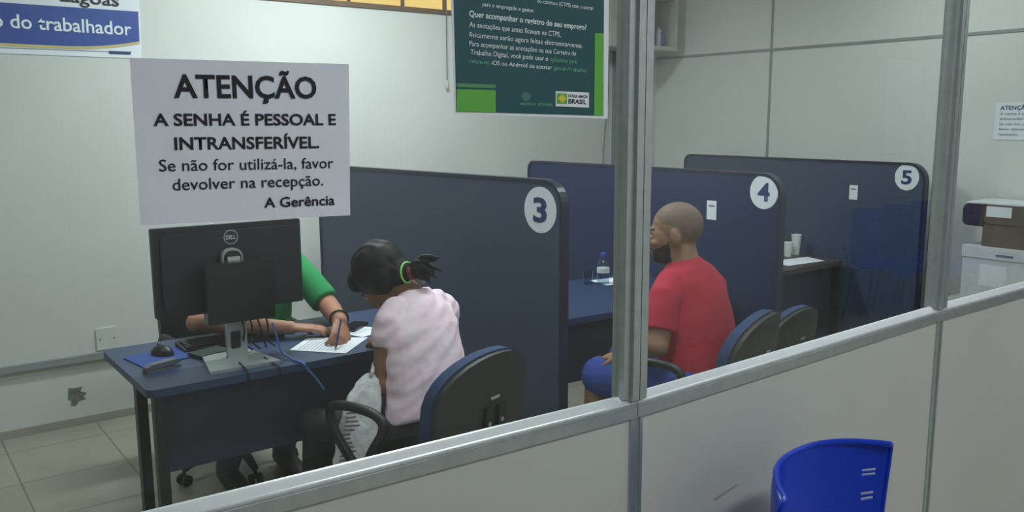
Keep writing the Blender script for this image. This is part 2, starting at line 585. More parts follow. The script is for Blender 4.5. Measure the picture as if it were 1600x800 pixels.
# ------------------------------------------------------------------ ceiling lamps
def ceiling_light(x, y, power, label, group=None):
    t = thing('ceiling_light', label, 'ceiling light', (x, y, CEIL-.07), 0, group)
    obj('housing', prism(NB(), [(-.14, .07), (.14, .07), (.12, .0), (-.12, .0)], -.62, .62, 'x'), M['cream_metal'], t)
    obj('diffuser', box(NB(), -.6, .6, -.11, .11, -.012, 0), M['lamp_glow'], t)
    ld = bpy.data.lights.new('fluorescent_tubes', 'AREA')
    ld.shape = 'RECTANGLE'
    ld.size, ld.size_y = 1.2, .22
    ld.energy = power
    ld.color = LAMP_COL
    lo = bpy.data.objects.new('fluorescent_tubes', ld)
    COL.objects.link(lo)
    lo.parent = t
    lo.location = (0, 0, -.02)
for (xy, pw), lb in zip(OFFICE_LAMPS, ('long fluorescent lamp on the ceiling over the first desk', 'long fluorescent lamp on the ceiling at the left end of the office', 'long fluorescent lamp on the ceiling over the far desks', 'added unseen fluorescent lamp behind the glass, lighting the back of the woman in pink')):
    ceiling_light(xy[0], xy[1], pw, lb, 'office ceiling lamps')
for (xy, pw), lb in zip(WAITING_LAMPS, ('long fluorescent lamp on the ceiling just behind the glass partition', 'long fluorescent lamp on the ceiling over the waiting chairs')):
    ceiling_light(xy[0], xy[1], pw, lb, 'waiting room ceiling lamps')

# ------------------------------------------------------------------ paper notice on the glass
def plane_on_pane(q, off):
    # plane (u along the pane, v up, out towards the waiting room)
    return Matrix(((q.t.x, 0, q.n.x, q.a.x+q.n.x*off), (q.t.y, 0, q.n.y, q.a.y+q.n.y*off), (0, 1, 0, 0), (0, 0, 0, 1)))

def sheet(bm, tl, tr, br, bl, mtx, th=.0006, n=12, curl=.0):
    def P(s, t, o):
        u = (tl[0]*(1-s)+tr[0]*s)*(1-t)+(bl[0]*(1-s)+br[0]*s)*t
        v = (tl[1]*(1-s)+tr[1]*s)*(1-t)+(bl[1]*(1-s)+br[1]*s)*t
        return mtx @ Vector((u, v, o + curl*noise.noise(Vector((s*3, t*3, 1.3)))))
    F = [[bm.verts.new(P(i/n, j/n, 0)) for i in range(n+1)] for j in range(n+1)]
    B = [[bm.verts.new(P(i/n, j/n, -th)) for i in range(n+1)] for j in range(n+1)]
    for j in range(n):
        for i in range(n):
            bm.faces.new((F[j][i], F[j+1][i], F[j+1][i+1], F[j][i+1]))
            bm.faces.new((B[j][i], B[j][i+1], B[j+1][i+1], B[j+1][i]))
    for i in range(n):
        bm.faces.new((F[0][i], F[0][i+1], B[0][i+1], B[0][i]))
        bm.faces.new((F[n][i], B[n][i], B[n][i+1], F[n][i+1]))
        bm.faces.new((F[i][0], B[i][0], B[i+1][0], F[i+1][0]))
        bm.faces.new((F[i][n], F[i+1][n], B[i+1][n], B[i][n]))
    return bm

Q0 = panes[1]
pm = plane_on_pane(Q0, .0035)
pm2 = plane_on_pane(Q0, .0046)
t = thing('paper_notice', 'white sheet reading ATENÇÃO taped to the front of the glass above the monitor', 'notice', (0, 0, 0))
obj('sheet', sheet(NB(), (.0824, 1.6985), (.3744, 1.7000), (.3690, 1.4830), (.0811, 1.4890), pm, curl=.0008), M['paper'], t, smooth=True)
for s, a, b, cap, bold in [
    ('ATENÇÃO', (.1319, 1.6508), (.3243, 1.6518), .0285, .022),
    ('A SENHA É PESSOAL E', (.1048, 1.6150), (.3515, 1.6144), .0150, .022),
    ('INTRANSFERÍVEL.', (.1285, 1.5841), (.3251, 1.5822), .0157, .022),
    ('Se não for utilizá-la, favor', (.1079, 1.5570), (.3452, 1.5530), .0150, .004),
    ('devolver na recepção.', (.1228, 1.5318), (.3287, 1.5290), .0150, .004),
    ('A Gerência', (.2418, 1.5022), (.3451, 1.5002), .0135, .016)]:
    lettering(s, a, b, cap, pm2, M['ink'], t, bold)

# ------------------------------------------------------------------ green poster on the glass
pm = plane_on_pane(Q0, .003)
p1 = plane_on_pane(Q0, .0037)
p2 = plane_on_pane(Q0, .0043)
p3 = plane_on_pane(Q0, .0049)
t = thing('poster', 'dark green poster with white border and white text hanging on the glass beside the post', 'poster', (0, 0, 0))
obj('sheet', sheet(NB(), (.541, 2.05), (.861, 2.05), (.8625, 1.6215), (.5500, 1.6300), pm, curl=.0006), M['paper2'], t, smooth=True)
def quad(name, pts, mtx, m, parent, th=.0003):
    bm = NB()
    prism(bm, pts, -th, 0, 'z', mtx)
    return obj(name, bm, m, parent)
quad('dark_field', [(.5525, 1.6335), (.8520, 1.6265), (.8480, 2.04), (.5480, 2.04)], p1, M['poster_dark'], t)
quad('green_strip', [(.830, 1.6272), (.8518, 1.6267), (.8498, 1.7672), (.8300, 1.7664)], p2, M['poster_green'], t)
quad('green_block', [(.5528, 1.6336), (.6255, 1.6320), (.6255, 1.6672), (.5528, 1.6680)], p2, M['poster_green'], t)
quad('green_bar', [(.5528, 1.6710), (.6255, 1.6702), (.6255, 1.6760), (.5528, 1.6770)], p2, M['poster_green2'], t)
for s, a, b, cap, bold, mm in [
    ('para o empregado e gestor.', (.6020, 1.7960), (.7022, 1.7925), .0060, .006, 'white_ink'),
    ('do contrato (CTPS) com o portal', (.7080, 1.8085), (.8250, 1.8045), .0060, .004, 'white_ink'),
    ('Quer acompanhar o registro do seu emprego?', (.5775, 1.7790), (.8111, 1.7705), .0088, .020, 'white_ink'),
    ('As anotações que antes ficavam na CTPS,', (.5772, 1.7632), (.7562, 1.7565), .0080, .002, 'white_ink'),
    ('fisicamente serão agora feitas eletronicamente.', (.5770, 1.7480), (.8030, 1.7405), .0076, .002, 'white_ink'),
    ('Para acompanhar as anotações na sua Carteira de', (.5768, 1.7345), (.7892, 1.7272), .0076, .002, 'white_ink'),
    ('Trabalho Digital, você pode usar o', (.5790, 1.7215), (.7300, 1.7165), .0076, .004, 'white_ink'),
    ('aplicativo para', (.7350, 1.7163), (.7907, 1.7140), .0070, .002, 'green_ink'),
    ('celulares', (.5764, 1.7085), (.6130, 1.7070), .0066, .002, 'green_ink'),
    ('iOS ou Android ou acessar', (.6180, 1.7068), (.7380, 1.7028), .0070, .006, 'white_ink'),
    ('gov.br/trabalho', (.7420, 1.7026), (.8119, 1.7000), .0066, .002, 'green_ink'),
    ('MINISTÉRIO DA', (.6740, 1.6440), (.7050, 1.6436), .0042, .01, 'green_ink'),
    ('ECONOMIA', (.7100, 1.6432), (.7400, 1.6428), .0042, .01, 'green_ink')]:
    lettering(s, a, b, cap, p2, M[mm], t, bold)
quad('emblem', [(.685+.010*math.cos(k*PI/4), 1.6580+.008*math.sin(k*PI/4)) for k in range(8)], p2, M['teal_logo'], t)
quad('logo_patch', [(.7460, 1.6425), (.8183, 1.6405), (.8180, 1.6660), (.7459, 1.6675)], p2, M['paper2'], t)
quad('flag_field', [(.7485, 1.6470), (.7700, 1.6465), (.7700, 1.6635), (.7485, 1.6642)], p3, M['poster_green'], t)
quad('flag_diamond', [(.7592, 1.6480), (.7690, 1.6553), (.7592, 1.6630), (.7495, 1.6557)], plane_on_pane(Q0, .0053), M['yellow'], t)
lettering('PÁTRIA AMADA', (.7730, 1.6575), (.8150, 1.6565), .0050, p3, M['ink'], t, .01)
lettering('BRASIL', (.7730, 1.6475), (.8120, 1.6465), .0075, p3, M['ink'], t, .02)

# ------------------------------------------------------------------ blue banner on the back wall
def plane_on_wall(off):
    return Matrix(((1, 0, 0, 0), (0, 0, -1, WALL_Y-off), (0, 1, 0, 0), (0, 0, 0, 1)))
b0, b1, b2, b3 = (plane_on_wall(o) for o in (.004, .006, .008, .010))
t = thing('banner', 'white and blue banner reading o do trabalhador high on the back wall', 'banner', (0, 0, 0))
bm = NB()
prism(bm, [(-.25, 1.955), (1.272, 1.955), (1.285, 2.42), (-.25, 2.42)], -.003, 0, 'z', b0)
obj('sheet', bm, M['paper2'], t)
curve = [(-.25+i*(1.266+.25)/24) for i in range(25)]
def low(x, d=0):
    return 2.004 + .052*max(0, (abs(x-.86)-.05)/.4)**2*(1 if x > .86 else .12) - d
pts = [(x, low(x)) for x in curve] + [(1.270, 2.199), (-.25, 2.199)]
quad('blue_field', pts, b1, M['banner_blue'], t, .001)
pts = [(x, low(x, .014)) for x in curve] + [(x, low(x)) for x in reversed(curve)]
quad('gold_stripe', pts, b1, M['gold'], t, .001)
quad('thin_line', [(-.25, 1.979), (1.11, 1.983), (1.11, 1.986), (-.25, 1.982)], b1, M['inkgrey'], t, .0008)
quad('dark_bar', [(1.11, 1.973), (1.215, 1.973), (1.222, 1.989), (1.11, 1.989)], b1, M['inkblue'], t, .001)
lettering('o do trabalhador', (.588, 2.082), (1.229, 2.074), .066, b2, M['white_ink'], t, .012)
lettering('Lagoas', (.898, 2.226), (1.176, 2.219), .062, b2, M['ink'], t, .012)

# ------------------------------------------------------------------ desk dividers with number discs
def number_disc(parent, mtx, c, r, s):
    o = obj('number_disc', prism(NB(), [(c[0]+r*math.cos(2*PI*k/40), c[1]+r*1.02*math.sin(2*PI*k/40)) for k in range(40)], -.001, .0, 'z', mtx), M['paper2'], parent)
    mt2 = mtx.copy()
    mt2 = mtx @ Matrix.Translation((0, 0, .0012))
    h = r*1.02
    lettering(s, (c[0]-h*.42, c[1]-h*.5), (c[0]+h*.42, c[1]-h*.5), h*1.0, mt2, M['inkblue'], o, .03, name='numeral')

def divider(name_label, far, near, z1, m, disc, num, sticker=None, rn=.11, rf=.06):
    f, n = Vector((far[0], far[1], 0)), Vector((near[0], near[1], 0))
    L = (n-f).length
    ang = math.atan2((n-f).y, (n-f).x)
    t = thing('desk_divider', name_label, 'desk divider', far + (0,), ang, 'blue desk dividers')
    th = .018
    out = rrect(0, L, .02, z1, 0, 8, (.0001, .0001, rn, rf))
    obj('panel', prism(NB(), rrect(.012, L-.012, .03, z1-.012, 0, 8, (.0001, .0001, rn-.01, rf-.01)), -th, th, 'y'), m, t)
    # edge band runs round the outline
    bm = NB()
    P = [(0, .0)] + [p for p in out if p[1] > .03][::-1] + [(L, 0)]
    P = [(0.0, 0.0)] + [(u, v) for (u, v) in rrect(0, L, 0, z1, 0, 8, (.0, .0, rn, rf))]
    ring = rrect(0, L, 0, z1, 0, 8, (0.0, 0.0, rn, rf))
    inner = rrect(.014, L-.014, .03, z1-.014, 0, 8, (0.0, 0.0, rn-.012, rf-.012))
    k = len(ring)
    vs = []
    for s in (-1, 1):
        vs.append([bm.verts.new((u, s*(th+.004), v)) for u, v in ring])
        vs.append([bm.verts.new((u, s*(th+.004), v)) for u, v in inner])
    for i in range(k):
        j = (i+1) % k
        bm.faces.new((vs[0][i], vs[0][j], vs[1][j], vs[1][i]))
        bm.faces.new((vs[2][i], vs[3][i], vs[3][j], vs[2][j]))
        bm.faces.new((vs[0][i], vs[2][i], vs[2][j], vs[0][j]))
        bm.faces.new((vs[1][i], vs[1][j], vs[3][j], vs[3][i]))
    obj('edge_band', bm, M['edge'], t)
    # face towards the camera is local -y: plane u along, v up
    fm = Matrix(((1, 0, 0, 0), (0, 0, -1, -th-.0012), (0, 1, 0, 0), (0, 0, 0, 1)))
    number_disc(t, fm, disc[:2], disc[2], num)
    if sticker:
        su, sv, sw, sh = sticker
        o = obj('sticker', prism(NB(), [(su-sw, sv-sh), (su+sw, sv-sh), (su+sw, sv+sh), (su-sw, sv+sh)], -.0005, .0002, 'z', fm), M['paper2'], t)
        m2 = fm @ Matrix.Translation((0, 0, .0006))
        obj('sticker_print', prism(NB(), [(su-sw*.6, sv+sh*.35), (su+sw*.6, sv+sh*.35), (su+sw*.6, sv+sh*.55), (su-sw*.6, sv+sh*.55)], -.0002, .0001, 'z', m2), M['inkgrey'], o)
    return t
# near end towards the glass
divider('slate blue desk divider with number 3 beside the woman in pink', (2.155, 3.56), (2.345, 1.585), 1.37, M['divider3'], (1.852, 1.238, .098), '3')
divider('blue desk divider with number 4 behind the man in red', (3.57, 3.37), (3.57, 1.385), 1.355, M['divider4'], (1.883, 1.263, .083), '4', (1.56, 1.147, .032, .05))
divider('slate blue desk divider with number 5 before the end wall', (5.02, 3.29), (4.945, 1.385), 1.36, M['divider5'], (1.79, 1.275, .076), '5', (1.445, 1.163, .029, .045))

# ------------------------------------------------------------------ desks
def desk(label, corner, ang, L, Dp, legs=True, top=None, group=None, z=.74, panel=True):
    # local x along the front edge (client side), y into the office
    t = thing('desk', label, 'desk', corner + (0,), ang, group)
    bm = NB()
    prism(bm, rrect(0, L, 0, Dp, .03, 5), z-.028, z, 'z')
    obj('desk_top', bm, top or M['desk'], t, bevel=.004)
    if panel:
        bm = NB()
        box(bm, .06, L-.06, .11, .128, .40, z-.029)
        obj('modesty_panel', bm, M['desk_panel'], t)
    for x in (.04, L-.04):
        for y in (.035, .27):
            bm = NB()
            box(bm, x-.018, x+.018, y-.02, y+.02, .03, z-.029)
            obj('leg', bm, M['desk_leg'], t, bevel=.004)
        bm = NB()
        prism(bm, [(y, zz) for y, zz in ((.02, 0), (Dp-.04, 0), (Dp-.04, .02), (Dp-.1, .045), (.08, .045), (.02, .02))], x-.025, x+.025, 'x')
        obj('foot', bm, M['desk_leg'], t)
    return t
DA = 0.0
desk('blue desk carrying the black monitor, in front of the officer in green', (.688, 1.768), DA, 1.245, .66)
desk('blue desk carrying a water bottle, between dividers 3 and 4', (2.40, 1.70), math.radians(-4), 1.10, .74, top=M['desk2'])
desk('dark brown desk with papers and cups between dividers 4 and 5', (3.66, 1.84), math.radians(0), 1.22, .62, top=M['brown_desk'])

# ------------------------------------------------------------------ monitor with small computer on its stand
MON = thing('monitor', 'black monitor on a silver stand, its back with a round badge towards the glass', 'monitor', (1.07, 1.95, .7402), math.radians(-1))
bm = NB()
prism(bm, rrect(-.276, .276, .180, .506, .006, 3), .06, .085, 'y')
prism(bm, rrect(-.25, .25, .20, .484, .03, 4), .045, .062, 'y')
obj('casing', bm, M['monitor'], MON, bevel=.003)
obj('screen', box(NB(), -.268, .268, .0852, .0862, .19, .489), M['screen'], MON)
fm = Matrix(((1, 0, 0, 0), (0, 0, -1, .0435), (0, 1, 0, 0), (0, 0, 0, 1)))
bm = NB()
c0 = (0.0, .458)
pr1 = [(c0[0]+.027*math.cos(2*PI*k/40), c0[1]+.027*math.sin(2*PI*k/40)) for k in range(40)]
pr2 = [(c0[0]+.0232*math.cos(2*PI*k/40), c0[1]+.0232*math.sin(2*PI*k/40)) for k in range(40)]
A = [bm.verts.new(fm @ Vector((u, v, 0))) for u, v in pr1]
B = [bm.verts.new(fm @ Vector((u, v, 0))) for u, v in pr2]
for k in range(40):
    bm.faces.new((A[k], A[(k+1) % 40], B[(k+1) % 40], B[k]))
bmesh.ops.solidify(bm, geom=bm.faces[:], thickness=.001)
bd = obj('badge', bm, M['logo_silver'], MON)
lettering('DELL', (-.0185, .4505), (.0185, .4505), .0145, fm, M['logo_silver'], bd, .03)
bm = NB()
prism(bm, [(-.155, -.13), (.10, -.13), (.065, .10), (-.115, .10)], 0, .012, 'z')
obj('stand_base', bm, M['silver'], MON, bevel=.003)
bm = NB()
prism(bm, rrect(-.045, .03, .012, .42, .0, 6, (.002, .002, .032, .032)), .012, .034, 'y')
rs = obj('stand_riser', bm, M['silver'], MON, bevel=.002)
obj('cable_hole', prism(NB(), rrect(-.032, .004, .045, .11, .006, 4), .010, .0125, 'y'), M['blackgloss'], rs)
bm = NB()
prism(bm, rrect(-.04, .024, .375, .412, .0, 6, (.004, .004, .026, .026)), .0105, .0125, 'y')
obj('riser_slot', bm, M['blackgloss'], rs)
bm = NB()
prism(bm, rrect(-.028, .018, .352, .39, .004, 4), .006, .0105, 'y')
obj('riser_catch', bm, M['logo_silver'], rs)
obj('mount_arm', box(NB(), -.05, .04, .034, .046, .26, .40), M['black'], MON, bevel=.004)
bm = NB()
prism(bm, rrect(-.125, .125, .155, .375, .006, 4), -.04, .008, 'y')
obj('small_computer', bm, M['blackgloss'], MON, bevel=.003)
for x, dz in ((-.0, 0), (.055, .02), (.09, 0), (.03, .0)):
    pts = [(x, -.012, .17), (x+.01, -.02, .12+dz), (x+.02+dz, .02, .06), (x+.06, .05, .018)]
    obj('cable', tube(NB(), pts, .0035, 8, 6), M['black'], MON)

# blue network cable running over the desk's front edge
cb = [(1.185, 1.92, .87), (1.19, 1.90, .82), (1.20, 1.88, .765), (1.215, 1.82, .746), (1.225, 1.745, .745), (1.235, 1.735, .725), (1.262, 1.73, .69), (1.29, 1.72, .64)]
tag(obj('network_cable', tube(NB(), cb, .0042, 8, 5), M['cable_blue'], smooth=True), 'thin blue network cable hanging over the front edge of the first desk', 'cable')
for pts, lb in (([(1.13, 1.88, .755), (1.135, 1.83, .747), (1.14, 1.768, .745), (1.145, 1.757, .72), (1.15, 1.757, .68)], 'black cable beside the blue cable, falling over the front edge of the first desk'),
                ([(1.03, 1.86, .757), (1.03, 1.80, .747), (1.027, 1.768, .744), (1.027, 1.757, .70), (1.03, 1.757, .66)], 'black cable from the monitor foot, falling over the front edge of the first desk')):
    tag(obj('power_cable', tube(NB(), pts, .0032, 8, 5), M['black'], smooth=True), lb, 'cable')

# mouse, pad, keyboard, notebook
bm = NB()
prism(bm, rrect(-.11, .11, -.09, .09, .012, 4), 0, .004, 'z')
o = obj('mouse_pad', bm, M['mousepad'])
tag(o, 'blue mouse pad at the left end of the first desk', 'mouse pad')
o.location = (.845, 2.175, .7405); o.rotation_euler = (0, 0, DA+.15)
t = thing('computer_mouse', 'black mouse lying on the blue mouse pad', 'mouse', (.855, 2.20, .7450), .3)
bm = NB()
bmesh.ops.create_uvsphere(bm, u_segments=20, v_segments=12, radius=1, matrix=Matrix.Diagonal((.034, .056, .037, 1)))
for v in bm.verts:
    if v.co.z < 0: v.co.z = 0
obj('mouse_body', bm, M['black'], t, smooth=True)
bm = NB()
tube(bm, [(-.0035, .02, .036), (.0035, .02, .036)], .006, 12)
obj('scroll_wheel', bm, M['grey_thing'], t)
t = thing('keyboard', 'black keyboard lying behind the monitor stand', 'keyboard', (1.13, 2.235, .7405), DA)
bm = NB()
prism(bm, [(-.065, 0), (.065, 0), (.065, .02), (-.065, .012)], -.20, .20, 'x')
obj('keyboard_body', bm, M['black'], t, bevel=.003)
bm = NB()
for r in range(5):
    for c in range(14):
        box(bm, -.188+c*.027, -.188+c*.027+.023, -.055+r*.022, -.055+r*.022+.018, .013+.0013*r, .020+.0013*r)
obj('keys', bm, M['blackgloss'], t)
t = thing('notebook', 'dark green notebook lying beside the mouse pad', 'notebook', (1.0, 2.10, .7405), DA+.3)
obj('pages', box(NB(), -.058, .062, -.042, .042, .002, .012), M['paper2'], t)
bm = NB()
box(bm, -.065, .065, -.045, .045, .012, .0145); box(bm, -.065, .065, -.045, .045, 0, .002); box(bm, -.065, -.0615, -.045, .045, .002, .012)
obj('cover', bm, M['notebook'], t)
t = thing('stapler', 'grey stapler lying before the blue mouse pad', 'stapler', (.80, 2.005, .7405), DA+.25)
bm = NB()
prism(bm, [(-.065, 0), (.065, 0), (.065, .006), (-.065, .008)], -.017, .017, 'y')
obj('stapler_base', bm, M['grey_thing'], t, bevel=.002)
bm = NB()
prism(bm, [(-.065, .009), (.055, .013), (.07, .02), (.05, .03), (-.04, .028), (-.065, .02)], -.015, .015, 'y')
obj('stapler_arm', bm, M['grey_thing'], t, bevel=.003)

# papers in front of the officer
def paper(name, label, corners, z, cat='sheet of paper', lines=0):
    t = thing(name, label, cat, (corners[0][0], corners[0][1], z))
    o0 = Vector((corners[0][0], corners[0][1], 0))
    c = [(p[0]-o0.x, p[1]-o0.y) for p in corners]
    bm = NB()
    sheet(bm, c[0], c[1], c[2], c[3], Matrix.Identity(4), .0008, 8, 0)
    obj('sheet', bm, M['paper2'], t)
    if lines:
        bm = NB()
        for k in range(lines):
            f = .12+.7*k/lines
            def L(s, f):
                return Vector((c[0][0]*(1-s)*(1-f)+c[1][0]*s*(1-f)+c[3][0]*(1-s)*f+c[2][0]*s*f, c[0][1]*(1-s)*(1-f)+c[1][1]*s*(1-f)+c[3][1]*(1-s)*f+c[2][1]*s*f, .0004))
            bm.faces.new([bm.verts.new(v) for v in (L(.1, f), L(.85, f), L(.85, f+.012), L(.1, f+.012))])
        obj('written_lines', bm, M['inkgrey'], t)
    return t
paper('paper_form', 'white form under the writing hand on the first desk', [(1.265, 1.965), (1.40, 2.10), (1.60, 1.955), (1.415, 1.785)], .7420, lines=10)
paper('paper_form', 'white form lying behind the writing hand beside the black phone', [(1.50, 2.20), (1.62, 2.235), (1.73, 2.01), (1.58, 1.965)], .7434, lines=10)
t = thing('mobile_phone', 'black phone lying on the rear white form', 'phone', (1.628, 2.135, .7446), -.9)
obj('phone_body', prism(NB(), rrect(-.036, .036, -.075, .075, .01, 4), 0, .009, 'z'), M['blackgloss'], t, bevel=.002)
obj('phone_screen', prism(NB(), rrect(-.032, .032, -.069, .069, .006, 4), .009, .0098, 'z'), M['screen'], t)
# black handbag at the right end of the desk
t = thing('handbag', 'small black handbag lying at the right end of the first desk', 'handbag', (1.805, 2.06, .7405), .2)
bm = NB()
loft(bm, [((0, 0, .0), (1, 0, 0), .085, (0, 1, 0), .035), ((0, 0, .02), (1, 0, 0), .095, (0, 1, 0), .042), ((0, 0, .06), (1, 0, 0), .088, (0, 1, 0), .032), ((0, 0, .085), (1, 0, 0), .075, (0, 1, 0), .010)], 24)
obj('bag_body', bm, M['black'], t, smooth=True)
obj('handle', tube(NB(), [(-.05, 0, .078), (-.045, 0, .105), (0, 0, .118), (.045, 0, .105), (.05, 0, .078)], .004, 8, 4), M['black'], t)

# ------------------------------------------------------------------ office chairs
def office_chair(label, loc, rz, scale=1.0, high=False, shellmat=None):
    # faces local +y
    t = thing('office_chair', label, 'chair', loc, rz, 'wheeled office chairs')
    bw, b0, b1, yb = (.228, .52, .870, -.235)
    if high:
        bw, b0, b1 = .25, .52, .93
    def outline(w, z0, z1):
        pts = []
        for k in range(28):
            a = -PI/2 + 2*PI*(k+.5)/28
            ca, sa = math.cos(a), math.sin(a)
            e = .92 if sa > 0 else .45
            u = w*math.copysign(abs(ca)**e, ca)
            v = (z0+z1)/2 + (z1-z0)/2*math.copysign(abs(sa)**e, sa)
            pts.append((u, v))
        return pts
    def curved(bm):
        for v in bm.verts:
            v.co.y += .9*v.co.x**2 - .12*(v.co.z-.6)**1 * (1 if v.co.z > .6 else .3)
    bm = NB()
    prism(bm, outline(bw, b0, b1), yb-.014, yb+.008, 'y')
    bmesh.ops.triangulate(bm, faces=[f for f in bm.faces if len(f.verts) > 4])
    curved(bm)
    obj('back_shell', bm, M['chair_shell'], t, smooth=True)
    bm = NB()
    prism(bm, outline(bw+.006, b0-.004, b1+.006), yb+.008, yb+.05, 'y')
    curved(bm)
    obj('back_cushion', bm, M['black'] if high else M['chair_fabric'], t, smooth=True, bevel=.012, seg=3)
    bm = NB()
    prism(bm, rrect(-.24, .24, -.21, .25, .10, 6), .412, .460, 'z')
    obj('seat_cushion', bm, M['black'] if high else M['chair_fabric'], t, smooth=True, bevel=.014, seg=3)
    bm = NB()
    prism(bm, rrect(-.225, .225, -.20, .235, .09, 6), .388, .412, 'z')
    obj('seat_shell', bm, M['chair_shell'], t)
    bm = NB()
    for s in (-.032, .032):
        box(bm, s-.018, s+.018, yb-.026, yb-.010, .56, .69)
    for v in bm.verts:
        v.co.y += -.12*(v.co.z-.6)*(1 if v.co.z > .6 else .3)
    br = obj('back_bracket', bm, M['black'], t, bevel=.003)
    obj('bracket_bar', tube(NB(), [(0, yb-.03, .62), (0, yb-.035, .50), (0, yb+.02, .415), (0, -.05, .40)], .016, 10, 4), M['black'], br)
    for s in (-.032, .032):
        bm = NB()
        tube(bm, [(s, yb-.030-.004, .635), (s, yb-.020-.004, .635)], .008, 12)
        obj('bolt', bm, M['bolt'], br)
    bm = NB()
    box(bm, -.022, .022, yb-.0305, yb-.0295, .713, .723)
    obj('maker_label', bm, M['silver'], t)
    for s in (-1, 1):
        pts = [(s*.17, .07, .415), (s*.25, .07, .43), (s*.285, .04, .52), (s*.285, -.03, .63), (s*.283, .00, .672), (s*.283, .10, .68), (s*.283, .21, .665), (s*.283, .235, .62), (s*.28, .19, .54), (s*.25, .12, .44), (s*.17, .11, .415)]
        obj('armrest', tube(NB(), pts, .017, 10, 5), M['black'], t, smooth=True)
    obj('gas_post', lathe(NB(), [(.028, .10), (.028, .25), (.02, .25), (.02, .39), (.05, .39)], 16), M['black'], t)
    t.scale = (scale,)*3
    for k in range(5):
        a = 2*PI*k/5+.3
        d = Vector((math.cos(a), math.sin(a), 0))
        leg = obj('base_leg', tube(NB(), [d*.02+Vector((0, 0, .115)), d*.15+Vector((0, 0, .11)), d*.27+Vector((0, 0, .075))], [.026, .022, .016], 10, 3), M['black'], t)
        p = d*.27
        bm = NB()
        e = Vector((-d.y, d.x, 0))
        tube(bm, [p+e*.012+Vector((0, 0, .026)), p+e*.026+Vector((0, 0, .026))], .026, 16)
        tube(bm, [p-e*.012+Vector((0, 0, .026)), p-e*.026+Vector((0, 0, .026))], .026, 16)
        tube(bm, [p+Vector((0, 0, .03)), p+Vector((0, 0, .08))], .008, 8)
        obj('caster', bm, M['black'], leg)
    return t
office_chair('office chair with charcoal back shell under the woman in pink', (1.535, 1.325, 0), math.radians(14))
office_chair('office chair with charcoal back shell under the man in red', (2.70, 1.115, 0), math.radians(16))
office_chair('black high-backed office chair under the officer in green', (1.29, 2.76, 0), math.radians(181), high=True)
office_chair('empty office chair between the man in red and divider 4', (3.28, 1.30, 0), math.radians(6), .90)

# ------------------------------------------------------------------ blue plastic waiting chairs
def waiting_chair(label, loc, rz, group, scale=(1, 1, 1)):
    t = thing('plastic_chair', label, 'chair', loc, rz, group)
    prof = catmull([(-.235, .885), (-.222, .80), (-.205, .68), (-.185, .57), (-.155, .475), (-.09, .43), (.02, .432), (.14, .44), (.205, .425), (.225, .39)] and
                   [Vector((-.235, .885, 0)), Vector((-.222, .80, 0)), Vector((-.205, .68, 0)), Vector((-.185, .57, 0)), Vector((-.155, .475, 0)), Vector((-.09, .43, 0)), Vector((.02, .432, 0)), Vector((.14, .44, 0)), Vector((.205, .425, 0)), Vector((.225, .39, 0))], 22)
    n = len(prof)
    nu = 48
    bm = NB()
    G = []
    for i, p in enumerate(prof):
        f = i/(n-1)
        w = .225 - .012*math.sin(PI*f)
        if f < .1:    # rounded top corners
            w *= .90+.10*math.sqrt(max(0, 1-(1-f/.1)**2))
        row = []
        for k in range(nu+1):
            u = -1+2*k/nu
            back = max(0, 1-f/.5)
            dy = (.10*abs(u)**2.4)*back
            dz = .028*abs(u)**3*(1-back)
            dz -= .008*abs(u)**3*max(0, 1-f/.06)
            row.append(bm.verts.new((u*w, p.x+dy, p.y+dz)))
        G.append(row)
    for i in range(n-1):
        for k in range(nu):
            u = -1+2*(k+.5)/nu
            z = prof[i].y
            if (.80 < abs(u) < .92) and (.808 < z < .8125 or .818 < z < .8225 or .757 < z < .7615 or .767 < z < .7715):
                continue
            bm.faces.new((G[i][k], G[i][k+1], G[i+1][k+1], G[i+1][k]))
    me = bpy.data.meshes.new('w')
    bmesh.ops.recalc_face_normals(bm, faces=bm.faces[:])
    rim = [G[i][0].co.copy() for i in range(n-1, -1, -1)] + [v.co.copy() for v in G[0]] + [G[i][nu].co.copy() for i in range(n)] + [v.co.copy() for v in G[n-1][::-1]]
    bm.to_mesh(me); bm.free()
    tmp = bpy.data.objects.new('w', me); COL.objects.link(tmp)
    so = tmp.modifiers.new('s', 'SOLIDIFY'); so.thickness = .006; so.offset = 0
    out = evaluated(tmp)
    bpy.data.objects.remove(tmp)
    out.materials.clear()
    obj('shell', out, M['blue_plastic'], t, smooth=True)
    bm = NB()
    tube(bm, rim[::3], .0062, 8, 0)
    obj('rolled_rim', bm, M['blue_plastic'], t, smooth=True)
    t.scale = scale
    for s in (-1, 1):
        obj('frame_rail', tube(NB(), [(s*.16, -.245, .60), (s*.16, -.20, .45), (s*.16, -.12, .41), (s*.16, .17, .41)], .011, 10, 4), M['steel'], t)
        for yy in (-.15, .15):
            obj('leg', tube(NB(), [(s*.16, yy, .41), (s*.19, yy*1.35, .012), (s*.19, yy*1.35, 0)], .011, 10), M['steel'], t)
    return t
waiting_chair('royal blue plastic chair standing against the lower partition panel', (1.47, -.40, 0), math.radians(185), 'blue plastic waiting chairs', (1, 1, 1.08))
for k, x in enumerate((6.62, 7.12, 7.62)):
    waiting_chair('royal blue plastic chair in the row mirrored in the glass', (x, -2.2, 0), math.radians(2), 'mirrored row of blue plastic chairs')

# ------------------------------------------------------------------ people
def basis(fwd, up=(0, 0, 1)):
    f = Vector(fwd).normalized()
    u = Vector(up)
    r = f.cross(u).normalized()
    u = r.cross(f).normalized()
    return Matrix((r, f, u)).transposed()      # columns: right, forward, up

def limb(bm, pts, rads, n=16):
    q = [Vector(p) for p in pts]
    tube(bm, q, rads, n)
    for p, r in zip(q, rads):
        ell(bm, p, r, r, r, seg=14)

